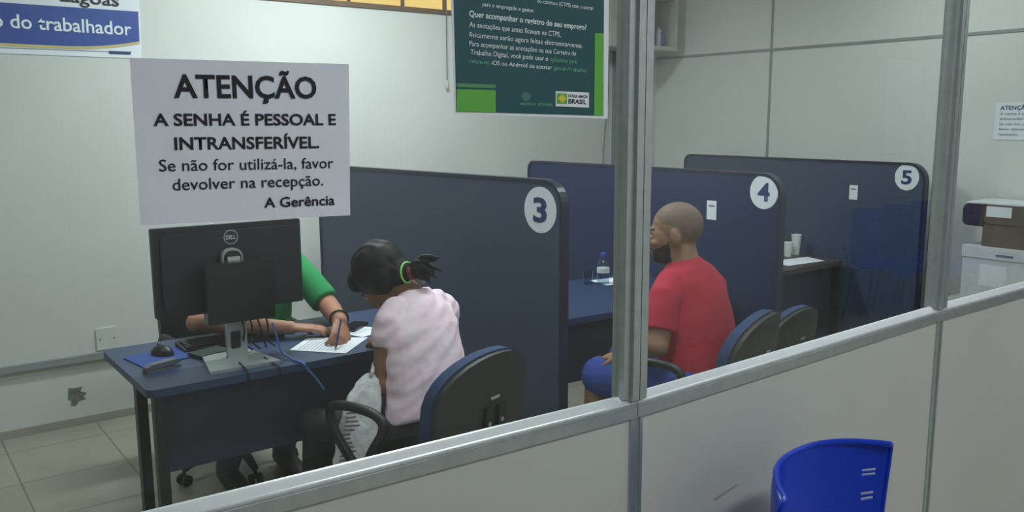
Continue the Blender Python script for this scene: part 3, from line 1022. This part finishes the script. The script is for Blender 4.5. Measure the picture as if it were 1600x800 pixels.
def hand(bm, wrist, dirv, palm, thumb_side, curl, size=1.0, spread=.0):
    # dirv: towards the fingers, palm: normal out of the palm, thumb_side: sign
    w = Vector(wrist)
    d = Vector(dirv).normalized()
    pn = Vector(palm)
    pn = (pn - d*pn.dot(d)).normalized()
    sd = d.cross(pn).normalized()*thumb_side     # towards the thumb
    s = size
    loft(bm, [(w-d*.01*s, sd, .027*s, pn, .020*s), (w+d*.025*s, sd, .034*s, pn, .018*s), (w+d*.06*s, sd, .041*s, pn, .016*s), (w+d*.09*s, sd, .041*s, pn, .014*s), (w+d*.098*s, sd, .036*s, pn, .010*s)], 16)
    for k, (off, ln) in enumerate(((.031, .070), (.0105, .078), (-.0105, .073), (-.031, .058))):
        p = w + d*.085*s + sd*off*s
        a = .25
        dd = d + sd*spread*(1.5-k)
        dd.normalize()
        pts = [p]
        for j, fr in enumerate((.46, .31, .23)):
            a2 = curl[min(k, len(curl)-1)]*(j+.6)
            v = dd*math.cos(a2)+pn*math.sin(a2)
            p = p + v*ln*s*fr
            pts.append(p)
        limb(bm, pts, [.0098*s, .0092*s, .0084*s, .0070*s], 10)
    # thumb leaves the side of the palm near its base
    p = w + d*.028*s + sd*.026*s
    q1 = p + (d*.5+sd*.75+pn*.35).normalized()*.036*s
    q2 = q1 + (d*.85+sd*.25+pn*.5).normalized()*.032*s
    q3 = q2 + (d*.9-sd*.15+pn*.5).normalized()*.024*s
    limb(bm, [p, q1, q2, q3], [.0145*s, .0118*s, .0102*s, .0082*s], 10)

def head(bm, c, R, k=1.0):
    # c: centre between the ears; R columns right, forward, up
    def P(x, y, z): return Vector(c) + R @ Vector((x*k, y*k, z*k))
    def E(x, y, z, a, b, e, rot=None): ell(bm, P(x, y, z), a*k, b*k, e*k, R if rot is None else R @ rot, 24)
    E(0, -.012, .030, .076, .096, .088)
    E(0, .034, -.010, .066, .066, .080)
    E(0, .050, -.062, .048, .050, .052)        # jaw
    E(0, .080, -.088, .022, .018, .020)        # chin
    E(0, .098, -.020, .0125, .020, .030)       # nose
    E(0, .112, -.034, .0165, .014, .012)
    E(0, .094, .022, .050, .012, .010)         # brow
    for s in (-1, 1):
        E(s*.040, .072, -.024, .022, .022, .018)   # cheek
        E(s*.078, -.008, -.008, .011, .022, .034, Matrix.Rotation(s*.35, 3, 'Z'))   # ear
        E(s*.030, .088, .002, .014, .010, .008)    # eyelid
    E(0, .092, -.058, .024, .014, .006)
    E(0, .091, -.068, .021, .014, .007)

def paint_face(me, c, R, k, skin, beard=False):
    # material slots: 0 skin, 1 eye white, 2 pupil, 3 lips, 4 beard
    me.materials.clear()
    for m_ in (skin, M['eye_white'], M['pupil'], M['lip'], M['stubble'], M['scalp']):
        me.materials.append(m_)
    Ri = R.transposed()
    for p in me.polygons:
        q = Ri @ (p.center - Vector(c)) / k
        if q.length > .16: continue
        idx = 0
        if q.y > .06:
            ex = abs(q.x)-.031
            if (ex/.013)**2+((q.z-.002)/.0065)**2 < 1: idx = 1
            if (ex/.006)**2+((q.z-.002)/.006)**2 < 1: idx = 2
            if abs(q.x) < .025 and -.076 < q.z < -.053 and q.y > .08: idx = 3
            if abs(abs(q.x)-.032) < .02 and abs(q.z-.022-.004) < .0045 and q.y > .07: idx = 4
        if beard and idx == 0 and q.z > -.125:
            if q.y > .022 and q.z < -.046 + .012*noise.noise(q*40) + max(0, .06-q.y)*.6: idx = 4
            elif q.z > .035 - max(0, -q.y)*1.1 + .012*noise.noise(q*30) + max(0, q.y-.03)*1.2: idx = 5
        p.material_index = idx
V = Vector
def mix(a, b, t): return Vector(a)*(1-t)+Vector(b)*t

def shirt_mesh(secs, sleeves, voxel=.006, wrinkle=.004, freq=22, seed=0):
    bm = NB()
    loft(bm, secs, 28)
    for pts, rads in sleeves:
        tube(bm, pts, rads, 18)
        for p, r in list(zip(pts, rads))[:-1]:
            ell(bm, p, r, r, r, seg=16)
    me = remesh(bm, voxel, 10)
    for v in me.vertices:
        co = v.co
        d = noise.noise(Vector((co.x*freq*.35+seed, co.y*freq*.5, co.z*freq*1.3 - co.x*freq*.9)))
        v.co = co + v.normal*d*wrinkle
    return me

# ---------- woman in pink
def woman():
    t = thing('person', 'woman in a pale pink t-shirt with black tied hair, bowing over the desk', 'person', (0, 0, 0))
    R0 = basis((-.22, .975, 0))
    r, f, u = R0.col[0].copy(), R0.col[1].copy(), V((0, 0, 1))
    pel = V((1.540, 1.375, .545)); che = V((1.568, 1.475, .84)); nk = V((1.580, 1.552, 1.006))
    hd = V((1.505, 1.640, 1.040))
    Lsh = V((1.440, 1.485, .925)); Rsh = V((1.712, 1.545, .925))
    Lel = V((1.408, 1.475, .70)); Rel = V((1.765, 1.62, .775))
    Lwr = V((1.515, 1.685, .785)); Rwr = V((1.64, 1.745, .778))
    Lhip, Rhip = pel - r*.09 + V((0, 0, -.01)), pel + r*.09 + V((0, 0, -.01))
    Lkn, Rkn = V((1.265, 1.735, .505)), V((1.41, 1.785, .505))
    Lan, Ran = V((1.25, 1.73, .085)), V((1.39, 1.78, .085))
    lf, vw = V((-.82, .57, 0)), V((.57, .82, 0))
    hf = (lf*.45 + vw*.40 - u*.75).normalized()
    RH = basis(hf, (lf*.72 + vw*.35 + u*.55))
    ax = (nk-pel).normalized(); dep = r.cross(ax).normalized()*-1
    bm = NB()
    loft(bm, [(pel-ax*.06, r, .13, dep, .09), (pel+ax*.06, r, .15, dep, .10), (mix(pel, che, .5), r, .125, dep, .088), (che, r, .13, dep, .09), (mix(che, nk, .5), r, .10, dep, .065), (nk-ax*.02, r, .05, dep, .045)], 24)
    limb(bm, [nk-ax*.04, mix(nk, hd, .4), hd], [.055, .05, .05])
    head(bm, hd, RH, .98)
    limb(bm, [mix(Lsh, nk, .10)-u*.02, Lsh-u*.02, mix(Lsh, Lel, .5), Lel, mix(Lel, Lwr, .4), Lwr], [.034, .040, .045, .041, .037, .026])
    limb(bm, [mix(Rsh, nk, .10)-u*.02, Rsh-u*.02, mix(Rsh, Rel, .5), Rel, mix(Rel, Rwr, .4), Rwr], [.034, .036, .040, .040, .036, .026])
    hand(bm, Lwr, (.5, .9, .02), (0, 0, -1), 1, [.22, .25, .27, .3], .9)
    hand(bm, Rwr, (-.75, .75, .02), (0, 0, -1), -1, [.22, .25, .27, .3], .9)
    me = remesh(bm, .005, 4)
    paint_face(me, hd, RH, .98, M['skin_w'])
    obj('body', me, M['skin_w'], t)
    # shirt
    lo = pel + V((0, 0, -.005))
    secs = [(lo+ax*.045, r, .180, dep, .146), (lo+ax*.09, r, .174, dep, .138), (mix(pel, che, .45), r, .165, dep, .128), (mix(pel, che, .8), r, .163, dep, .122), (che+ax*.03, r, .160, dep, .115), (mix(che, nk, .50), r, .142, dep, .098), (mix(che, nk, .80), r, .098, dep, .072), (nk-ax*.002, r, .062, dep, .056)]
    lh = mix(Lsh, Lel, .42); rh = mix(Rsh, Rel, .5)
    sl = [([mix(Lsh, nk, .30), Lsh+V((0, 0, -.012)), mix(Lsh, Lel, .25), lh], [.050, .056, .057, .056]), ([mix(Rsh, nk, .30), Rsh+V((0, 0, -.012)), mix(Rsh, Rel, .28), rh], [.052, .056, .054, .052])]
    obj('t_shirt', shirt_mesh(secs, sl, seed=3.1, wrinkle=.0075, freq=24), M['pink'], t)
    bm = NB()
    loft(bm, [(pel-ax*.10, r, .17, dep, .13), (pel-ax*.02, r, .172, dep, .138), (pel+ax*.075, r, .162, dep, .126)], 24)
    for a, b, c in ((Lhip, Lkn, Lan), (Rhip, Rkn, Ran)):
        limb(bm, [a, mix(a, b, .5), b, mix(b, c, .4), c], [.092, .084, .066, .058, .046])
    obj('trousers', remesh(bm, .007, 6), M['dark_cloth'], t)
    for c in (Lan, Ran):
        bm = NB()
        loft(bm, [(c+f*-.05+V((0, 0, -.04)), r, .03, u, .035), (c+V((0, 0, -.035)), r, .038, u, .048), (c+f*.08+V((0, 0, -.05)), r, .044, u, .034), (c+f*.16+V((0, 0, -.058)), r, .038, u, .024), (c+f*.19+V((0, 0, -.065)), r, .018, u, .014)], 18)
        obj('shoe', remesh(bm, .006, 4), M['shoe'], t)
    # hair: cap over the skull, pulled back to a pony tail at the nape
    bm = NB()
    def P(x, y, z): return hd + RH @ V((x, y, z))
    ell(bm, P(0, -.022, .036), .092, .114, .106, RH, 28)
    ell(bm, P(0, .052, .062), .078, .058, .058, RH, 24)
    for s in (-1, 1):
        ell(bm, P(s*.056, -.035, -.002), .038, .066, .062, RH, 20)
    ell(bm, P(0, -.070, -.030), .056, .056, .056, RH, 20)
    me = remesh(bm, .005, 6)
    for v in me.vertices:
        q = RH.transposed() @ (v.co-hd)
        v.co += v.normal*(.0020*math.sin(110*q.x+5*noise.noise(q*15)) + .0035*noise.noise(q*20))
    obj('hair', me, M['hair'], t)
    nb = (RH @ V((0, -.72, -.70))).normalized()
    e1 = nb.cross(u).normalized(); e2 = nb.cross(e1)
    tie = P(0, -.088, -.056) + nb*.035
    bm = NB()
    for k in range(30):
        a = 2*PI*k/30
        off = (e1*math.cos(a) + e2*math.sin(a))*(.010+.008*random.random())
        ln = .055+.055*random.random()
        e = tie + (-lf*(.75+.3*random.random()) + u*(.75*random.random()-.25) - vw*.15).normalized()*ln
        mid = mix(tie, e, .5) + u*(.012+.012*random.random()) + off*1.3
        tube(bm, [tie-nb*.02+off*.5, mid, e + off*1.5], [.011, .012, .003], 7, 4)
    obj('ponytail', bm, M['hair'], t, smooth=True)
    bm = NB()
    c = tie - nb*.018
    tube(bm, [c + (e1*math.cos(k*PI/14)+e2*math.sin(k*PI/14))*.037 for k in range(29)], .0038, 8)
    obj('hair_band', bm, M['band_green'], t, smooth=True)
    bm = NB()
    tube(bm, [tie + nb*.004 + (e1*math.cos(k*PI/10)+e2*math.sin(k*PI/10))*.020 for k in range(21)], .009, 8)
    obj('hair_tie', bm, M['band_red'], t, smooth=True)
    bm = NB()
    ell(bm, mix(nk, hd, .2) + V((.035, -.045, .035)), .024, .018, .020)
    obj('hair_clip', bm, M['collar'], t, smooth=True)
woman()

# ---------- man in red
def man():
    t = thing('person', 'bald man in a red t-shirt and blue shorts sitting before the divider with number 4', 'person', (0, 0, 0))
    R0 = basis((-.28, .96, 0))
    r, f, u = R0.col[0].copy(), R0.col[1].copy(), V((0, 0, 1))
    pel = V((2.685, 1.125, .575)); che = V((2.715, 1.215, .87)); nk = V((2.712, 1.255, 1.045))
    hd = V((2.695, 1.285, 1.150))
    Lsh = V((2.530, 1.185, .925)); Rsh = V((2.885, 1.255, .915))
    Lel = V((2.455, 1.15, .735)); Rel = V((2.99, 1.33, .72))
    Lwr = V((2.475, 1.36, .635)); Rwr = V((2.80, 1.47, .66))
    Lhip, Rhip = pel - r*.10 + V((0, 0, -.02)), pel + r*.10 + V((0, 0, -.02))
    Lkn, Rkn = V((2.445, 1.50, .53)), Rhip + f*.43
    Lan, Ran = V((2.42, 1.44, .085)), V((Rkn.x, Rkn.y-.03, .085))
    hf = (f*.94 - r*.33 - u*.14).normalized()
    RH = basis(hf)
    ax = (nk-pel).normalized(); dep = -r.cross(ax).normalized()
    bm = NB()
    loft(bm, [(pel-ax*.06, r, .15, dep, .11), (pel+ax*.06, r, .165, dep, .115), (mix(pel, che, .5), r, .155, dep, .11), (che, r, .16, dep, .11), (mix(che, nk, .5), r, .12, dep, .08), (nk-ax*.02, r, .06, dep, .055)], 24)
    limb(bm, [nk-ax*.05, mix(nk, hd, .4), hd-u*.03], [.07, .064, .062])
    head(bm, hd, RH, 1.10)
    limb(bm, [mix(Lsh, nk, .10)-u*.02, Lsh-u*.02, mix(Lsh, Lel, .5), Lel, mix(Lel, Lwr, .4), Lwr], [.044, .050, .052, .047, .044, .031])
    limb(bm, [mix(Rsh, nk, .10)-u*.02, Rsh-u*.02, mix(Rsh, Rel, .5), Rel, mix(Rel, Rwr, .4), Rwr], [.044, .050, .052, .047, .044, .031])
    hand(bm, Lwr, (.0, .95, -.15), (0.1, 0, -1), 1, [.3, .32, .34, .36], 1.0)
    hand(bm, Rwr, (-.6, .75, -.2), (0, 0, -1), -1, [.3, .32, .34, .36], 1.0)
    for a, b, c in ((Lhip, Lkn, Lan), (Rhip, Rkn, Ran)):
        limb(bm, [a, mix(a, b, .5), b, mix(b, c, .35), c], [.085, .075, .058, .056, .038])
    me = remesh(bm, .005, 4)
    paint_face(me, hd, RH, 1.10, M['skin_m'], True)
    obj('body', me, M['skin_m'], t)
    sh = r*.014
    secs = [(pel+sh-ax*.03, r, .200, dep, .158), (pel+sh*1.3+ax*.07, r, .208, dep, .160), (mix(pel, che, .5)+sh*1.3, r, .212, dep, .152), (mix(pel, che, .85)+sh, r, .212, dep, .144), (che+sh+ax*.03, r, .205, dep, .134), (mix(che, nk, .48)+sh*.6, r, .194, dep, .114), (mix(che, nk, .74), r, .152, dep, .092), (mix(che, nk, .93), r, .085, dep, .072), (nk-ax*.002, r, .072, dep, .066)]
    sl = [([mix(Lsh, nk, .30), Lsh+V((0, 0, -.012)), mix(Lsh, Lel, .35), mix(Lsh, Lel, .72)], [.062, .068, .069, .068]), ([mix(Rsh, nk, .30), Rsh+V((0, 0, -.012)), mix(Rsh, Rel, .35), mix(Rsh, Rel, .72)], [.068, .074, .073, .070])]
    obj('t_shirt', shirt_mesh(secs, sl, seed=8.7, wrinkle=.0035, freq=14), M['red'], t)
    bm = NB()
    loft(bm, [(pel-ax*.10, r, .19, dep, .15), (pel-ax*.0, r, .186, dep, .148), (pel+ax*.05, r, .18, dep, .14)], 24)
    for a, b in ((Lhip, Lkn), (Rhip, Rkn)):
        limb(bm, [a, mix(a, b, .45), mix(a, b, .93)], [.115, .105, .088])
    obj('shorts', remesh(bm, .007, 6), M['blue_shorts'], t)
    for c in (Lan, Ran):
        bm = NB()
        loft(bm, [(c+f*-.06+V((0, 0, -.04)), r, .034, u, .036), (c+V((0, 0, -.03)), r, .042, u, .054), (c+f*.09+V((0, 0, -.047)), r, .048, u, .037), (c+f*.18+V((0, 0, -.056)), r, .042, u, .027), (c+f*.21+V((0, 0, -.065)), r, .02, u, .016)], 18)
        obj('shoe', remesh(bm, .006, 4), M['shoe'], t)
man()

# ---------- officer in green
def officer():
    t = thing('person', 'officer in a green t-shirt writing on a form behind the monitor', 'person', (0, 0, 0))
    R0 = basis((.03, -1, 0))
    r, f, u = R0.col[0].copy(), R0.col[1].copy(), V((0, 0, 1))     # r points to image left
    pel = V((1.40, 2.72, .56)); che = V((1.385, 2.62, .86)); nk = V((1.360, 2.50, 1.015))
    hd = V((1.275, 2.365, 1.055))
    Lsh = V((1.545, 2.545, .975)); Rsh = V((1.195, 2.555, .965))
    Lel = V((1.600, 2.330, .815)); Rel = V((1.05, 2.40, .80))
    Lwr = V((1.500, 2.000, .815)); Rwr = V((1.345, 2.135, .785))
    Lhip, Rhip = pel - r*.10 + V((0, 0, -.01)), pel + r*.10 + V((0, 0, -.01))
    Lkn, Rkn = Lhip + f*.40, Rhip + f*.30
    Lan, Ran = V((1.47, 2.60, .085)), V((1.19, 2.56, .085))
    Lkn = V((1.48, 2.36, .56)); Rkn = V((1.25, 2.36, .56))
    hf = (f*.55 - r*.10 - u*.80).normalized()
    RH = basis(hf, (f*.8 + u*.55))
    ax = (nk-pel).normalized(); dep = -r.cross(ax).normalized()
    bm = NB()
    loft(bm, [(pel-ax*.06, r, .14, dep, .10), (pel+ax*.06, r, .155, dep, .11), (mix(pel, che, .5), r, .145, dep, .10), (che, r, .155, dep, .10), (mix(che, nk, .55), r, .14, dep, .08), (nk-ax*.02, r, .065, dep, .055)], 24)
    limb(bm, [nk-ax*.05, mix(nk, hd, .4), hd], [.064, .058, .055])
    head(bm, hd, RH, 1.03)
    limb(bm, [mix(Lsh, nk, .1)-u*.02, Lsh-u*.015, mix(Lsh, Lel, .5), Lel, mix(Lel, Lwr, .35), Lwr], [.04, .046, .050, .045, .043, .029])
    limb(bm, [mix(Rsh, nk, .1)-u*.02, Rsh-u*.015, mix(Rsh, Rel, .5), Rel, mix(Rel, Rwr, .35), Rwr], [.04, .046, .050, .045, .042, .028])
    hand(bm, Lwr, (-.42, -.72, -.50), (-.5, .4, -.75), 1, [.55, .62, .68, .72], 1.02)
    hand(bm, Rwr, (.92, -.40, -.06), (0, 0, -1), 1, [.16, .2, .24, .3], .98)
    me = remesh(bm, .0045, 3)
    paint_face(me, hd, RH, 1.03, M['skin_o'])
    obj('body', me, M['skin_o'], t)
    secs = [(pel-ax*.04, r, .175, dep, .14), (pel+ax*.07, r, .176, dep, .142), (mix(pel, che, .5), r, .170, dep, .130), (che, r, .174, dep, .125), (che+ax*.05, r, .180, dep, .118), (mix(che, nk, .58), r, .176, dep, .102), (mix(che, nk, .82), r, .130, dep, .082), (mix(che, nk, .95), r, .078, dep, .068), (nk+ax*.01, r, .068, dep, .06)]
    sl = [([mix(Lsh, nk, .30), Lsh+V((0, 0, -.01)), mix(Lsh, Lel, .45), mix(Lsh, Lel, .93)], [.060, .066, .067, .064]), ([mix(Rsh, nk, .30), Rsh+V((0, 0, -.01)), mix(Rsh, Rel, .4), mix(Rsh, Rel, .80)], [.060, .066, .067, .064])]
    obj('t_shirt', shirt_mesh(secs, sl, seed=1.7, wrinkle=.003, freq=14), M['green'], t)
    bm = NB()
    loft(bm, [(pel-ax*.10, r, .175, dep, .14), (pel-ax*.0, r, .172, dep, .138), (pel+ax*.05, r, .165, dep, .13)], 24)
    for a, b, c in ((Lhip, Lkn, Lan), (Rhip, Rkn, Ran)):
        limb(bm, [a, mix(a, b, .5), b, mix(b, c, .4), c], [.092, .084, .068, .062, .052])
    obj('trousers', remesh(bm, .007, 6), M['grey_jeans'], t)
    for c in (Lan, Ran):
        bm = NB()
        loft(bm, [(c-f*.06+V((0, 0, -.04)), r, .034, u, .036), (c+V((0, 0, -.03)), r, .042, u, .054), (c+f*.09+V((0, 0, -.047)), r, .048, u, .037), (c+f*.18+V((0, 0, -.056)), r, .042, u, .027), (c+f*.21+V((0, 0, -.065)), r, .02, u, .016)], 18)
        obj('shoe', remesh(bm, .006, 4), M['shoe'], t)
    bm = NB()
    def P(x, y, z): return hd + RH @ V((x*1.03, y*1.03, z*1.03))
    ell(bm, P(0, -.024, .046), .083, .100, .090, RH, 24)
    ell(bm, P(0, .035, .082), .065, .05, .035, RH, 20)
    ell(bm, P(0, -.062, -.005), .068, .052, .062, RH, 20)
    me = remesh(bm, .006, 4)
    for v in me.vertices:
        v.co += v.normal*.004*noise.noise(v.co*60)
    obj('hair', me, M['hair'], t)
    # bracelet
    d = (Lel-Lwr).normalized(); a1 = d.cross(V((0, 0, 1))).normalized(); a2 = d.cross(a1)
    c = Lwr + d*.035
    obj('bracelet', tube(NB(), [c + (a1*math.cos(k*PI/10)+a2*math.sin(k*PI/10))*.0375 for k in range(21)], .0045, 8), M['black'], t, smooth=True)
officer()
# pen held in the writing hand
t = thing('pen', 'dark blue pen in the writing hand of the officer', 'pen', (1.405, 1.855, .7432))
pv = Vector((.075, .085, .115)).normalized()
bm = NB(); tube(bm, [pv*.010, pv*.135], .0045, 10); obj('pen_barrel', bm, M['inkblue'], t)
bm = NB(); tube(bm, [(0, 0, 0), pv*.010], [.0008, .0045], 10); obj('pen_tip', bm, M['silver'], t)

# ---------- plastic bag hanging from the woman's arm
def plastic_bag():
    t = thing('plastic_bag', 'white printed plastic bag hanging beside the lap of the woman in pink', 'bag', (0, 0, 0))
    secs_px = [(1.392, 1.535, .742, .020, .012), (1.372, 1.527, .715, .045, .018), (1.352, 1.515, .675, .060, .024), (1.330, 1.500, .61, .066, .030), (1.304, 1.485, .545, .070, .034), (1.284, 1.475, .475, .072, .036), (1.276, 1.47, .445, .066, .030), (1.272, 1.468, .438, .045, .018)]
    ud, vd = V((.88, -.47, 0)), V((.47, .88, 0))
    secs_px = [(x-.024, y-.046, z, a, b) for x, y, z, a, b in secs_px]
    bm = NB()
    loft(bm, [((x, y, z), ud, a, vd, b) for x, y, z, a, b in secs_px], 40)
    bmesh.ops.subdivide_edges(bm, edges=[e for e in bm.edges], cuts=2, use_grid_fill=True)
    for v in bm.verts:
        n = 1.4*abs(noise.noise(v.co*24)) - .4 + .6*noise.noise(v.co*55)
        v.co += vd*n*.010 + ud*noise.noise(v.co*22+V((4, 4, 4)))*.008
    obj('bag_body', bm, M['bag'], t, smooth=True)
    bm = NB()
    # printed block of lines on the face towards the glass
    for k in range(13):
        z = .470+.0135*k
        f_ = (z-.44)/.33
        cx = mix((1.248, 1.429, 0), (1.348, 1.484, 0), f_)
        c = V((cx.x, cx.y, z)) - vd*(.044-.01*f_)
        a = c - ud*.048; b = c + ud*(.004-.008*(k % 3))
        up = V((.12, .05, 1)).normalized()
        bm.faces.new([bm.verts.new(p) for p in (a-up*.0034, b-up*.0034, b+up*.0034, a+up*.0034)])
    bmesh.ops.solidify(bm, geom=bm.faces[:], thickness=.001)
    obj('printed_lines', bm, M['bagprint'], t)
    obj('handle', tube(NB(), [(1.362, 1.489, .73), (1.360, 1.47, .752), (1.385, 1.505, .768), (1.40, 1.53, .757), (1.38, 1.505, .733)], .007, 8, 4), M['bag'], t)
plastic_bag()

# ------------------------------------------------------------------ things on the second and third desks
t = thing('water_bottle', 'clear water bottle standing on the second desk', 'bottle', (3.16, 2.215, .7402))
obj('bottle_body', lathe(NB(), [(.030, 0), (.034, .006), (.034, .05), (.031, .055), (.034, .06), (.034, .10), (.024, .125), (.013, .14), (.013, .15)], 24), M['bottle'], t, smooth=True)
obj('water', lathe(NB(), [(.029, .004), (.032, .008), (.032, .085)], 24), M['water'], t)
obj('label', lathe(NB(), [(.0345, .062), (.0345, .088)], 24), M['cup'], t)
obj('cap', lathe(NB(), [(.015, .148), (.015, .168), (.013, .17)], 20), M['blue_label'], t)
t = thing('drinking_glass', 'small clear glass beside the water bottle on the second desk', 'glass', (3.085, 2.255, .7402))
obj('glass_body', lathe(NB(), [(.024, 0), (.030, .075), (.028, .075), (.022, .006)], 24), M['bottle'], t, smooth=True)
paper('paper_form', 'white sheet lying beside the water bottle on the second desk', [(3.14, 2.16), (3.16, 2.32), (3.38, 2.30), (3.36, 2.14)], .742)
paper('paper_form', 'white sheet lying at the front of the dark brown desk', [(4.42, 1.93), (4.46, 2.10), (4.80, 2.06), (4.76, 1.90)], .742)
for x, y, h, lb in ((4.84, 2.17, .13, 'tall white cup on the dark brown desk'), (4.74, 2.16, .09, 'short white cup on the dark brown desk')):
    t = thing('plastic_cup', lb, 'cup', (x, y, .7402))
    obj('cup_body', lathe(NB(), [(.022, 0), (.032, h), (.030, h), (.020, .006)], 24), M['cup'], t, smooth=True)
    obj('cup_rim', tube(NB(), [(.032*math.cos(k*PI/12), .032*math.sin(k*PI/12), h) for k in range(25)], .0022, 8), M['cup'], t)

# ------------------------------------------------------------------ things on the back and end walls
t = thing('cover_plate', 'blank cream cover plate on the back wall left of the first desk', 'cover plate', (.99, WALL_Y, .455))
obj('plate', prism(NB(), rrect(-.055, .055, -.06, .06, .006, 4), -.008, 0, 'y'), M['plate'], t, bevel=.002)
for x in (-.035, .035):
    bm = NB(); tube(bm, [(x, -.0095, 0), (x, -.0078, 0)], .004, 10); obj('screw', bm, M['bolt'], t)
t = thing('blind_cord', 'thin cord with a knob hanging from the window in the back wall', 'cord', (3.21, WALL_Y-.02, 1.84))
obj('cord', tube(NB(), [(.005, 0, .95), (.002, .0, .5), (0, 0, .03)], .0035, 6, 3), M['grey_thing'], t)
obj('knob', lathe(NB(), [(.004, .045), (.008, .03), (.010, .0), (.006, -.012)], 12), M['cream_metal'], t)
t = thing('cable_duct', 'mauve grey cable duct running down the back wall below the wall cabinet', 'cable duct', (4.785, WALL_Y, 0))
obj('duct_body', box(NB(), -.03, .03, -.03, 0, .39, 2.14), M['duct'], t, bevel=.003)
obj('duct_cover', box(NB(), -.024, .024, -.034, -.03, .39, 2.14), M['duct'], t)
tag(obj('wall_wire', tube(NB(), [(4.70, WALL_Y-.012, 2.13), (4.70, WALL_Y-.012, 1.75), (4.66, WALL_Y-.02, 1.45), (4.655, WALL_Y-.02, 1.1)], .0035, 6, 4), M['grey_thing']), 'thin loose wire beside the cable duct on the back wall', 'wire')
# open wall cabinet in the corner
t = thing('wall_cabinet', 'cream wall cabinet with an open compartment high in the corner', 'cabinet', (0, 0, 0))
x0, x1, yf, z0, z1 = 4.40, 5.125, 3.50, 2.14, 2.545
bm = NB()
th = .03
box(bm, x0, x1, yf, WALL_Y, z0, z0+th); box(bm, x0, x1, yf, WALL_Y, z1-th, z1)
box(bm, x0, x0+th, yf, WALL_Y, z0+th, z1-th); box(bm, x1-th, x1, yf, WALL_Y, z0+th, z1-th)
box(bm, 4.80, 4.825, yf, WALL_Y, z0+th, z1-th)
box(bm, x0+th, x1-th, WALL_Y-.012, WALL_Y, z0+th, z1-th)
obj('carcass', bm, M['cream_metal'], t)
dr = obj('door', box(NB(), x0+.004, 4.808, yf-.018, yf-.002, z0+.004, z1-.004), M['cream_metal'], t, bevel=.002)
obj('handle', box(NB(), 4.76, 4.772, yf-.034, yf-.018, 2.33, 2.42), M['silver'], dr)
obj('lining', box(NB(), 4.83, x1-th-.001, WALL_Y-.02, WALL_Y-.0125, z0+th, z1-th), M['dark_in'], t)
for x, y, h, mm, lb in ((4.93, 3.60, .15, 'clinic_blue', 'blue bottle standing left in the open wall cabinet'), (5.03, 3.60, .13, 'clinic_blue', 'blue bottle standing right in the open wall cabinet'), (4.975, 3.56, .14, 'cup', 'slim white bottle standing in front in the open wall cabinet')):
    b = thing('bottle', lb, 'bottle', (x, y, z0+th+.0005))
    rr = .040 if mm != 'cup' else .018
    obj('bottle_body', lathe(NB(), [(rr*.9, 0), (rr, .006), (rr, h*.7), (rr*.4, h*.85), (rr*.4, h*.9)], 20), M[mm], b, smooth=True)
    obj('cap', lathe(NB(), [(rr*.48, h*.9), (rr*.48, h)], 16), M['cup'], b)

# notice on the end wall
def plane_on_end(off):
    return Matrix(((0, 0, -1, END_X-off), (-1, 0, 0, 0), (0, 1, 0, 0), (0, 0, 0, 1)))     # u = -y
e1, e2 = plane_on_end(.003), plane_on_end(.0045)
t = thing('paper_notice', 'white printed sheet taped to the end wall above the brown box', 'notice', (0, 0, 0))
obj('sheet', sheet(NB(), (-1.172, 1.705), (-.875, 1.705), (-.875, 1.495), (-1.172, 1.495), e1), M['paper2'], t)
for k, (s, w, cap, bold, mm) in enumerate((('ATENÇÃO', .16, .022, .02, 'inkblue'), ('A senha é pessoal e', .22, .014, .008, 'inkgrey'), ('intransferível.', .18, .014, .008, 'inkgrey'), ('Se não for utilizá-la,', .22, .014, .002, 'inkgrey'), ('favor devolver na', .20, .014, .002, 'inkgrey'), ('recepção.', .11, .014, .002, 'inkgrey'))):
    z = 1.665-.029*k
    lettering(s, (-1.145, z), (-1.145+w, z), cap, e2, M[mm], t, bold)

# white cartons and the brown box beside the end wall
t = thing('low_cabinet', 'low grey cabinet against the end wall carrying the white carton', 'cabinet', (4.88, .22, 0))
obj('carcass', box(NB(), .02, .36, 0, 1.0, 0, .60), M['cream_metal'], t, bevel=.003)
for y0 in (.01, .505):
    d_ = obj('door', box(NB(), .0, .019, y0, y0+.485, .03, .59), M['cream_metal'], t, bevel=.002)
    obj('knob', box(NB(), -.014, .0, y0+.22, y0+.26, .50, .515), M['silver'], d_)
t = thing('carton', 'white carton standing on the low cabinet by the end wall', 'box', (4.89, .56, .601))
obj('carton_body', box(NB(), 0, .33, 0, .565, 0, .312), M['carton'], t, bevel=.004)
obj('carton_lid', box(NB(), -.006, .336, -.006, .571, .255, .318), M['carton'], t, bevel=.003)
obj('hand_slot', box(NB(), -.0075, -.005, .30, .39, .272, .284), M['inkgrey'], t)
obj('carton_label', box(NB(), -.0012, .0, .33, .47, .10, .22), M['paper2'], t)
t = thing('document_box', 'brown box with a rounded dark end and a white label lying on the white carton', 'box', (4.91, .56, .920))
obj('box_body', box(NB(), .0, .29, 0, .48, 0, .125), M['brown'], t, bevel=.004)
obj('box_lid', prism(NB(), rrect(-.03, .475, .126, .232, .02, 5), -.004, .294, 'x'), M['brown'], t)
obj('rounded_end', prism(NB(), rrect(.475, .592, .108, .232, .0, 6, (.0, .035, .035, .0)), -.004, .294, 'x'), M['brown_dark'], t)
obj('top_edge', box(NB(), -.004, .294, -.03, .575, .232, .240), M['cup'], t)
obj('box_label', box(NB(), -.0055, -.004, .335, .465, .165, .222), M['paper2'], t)
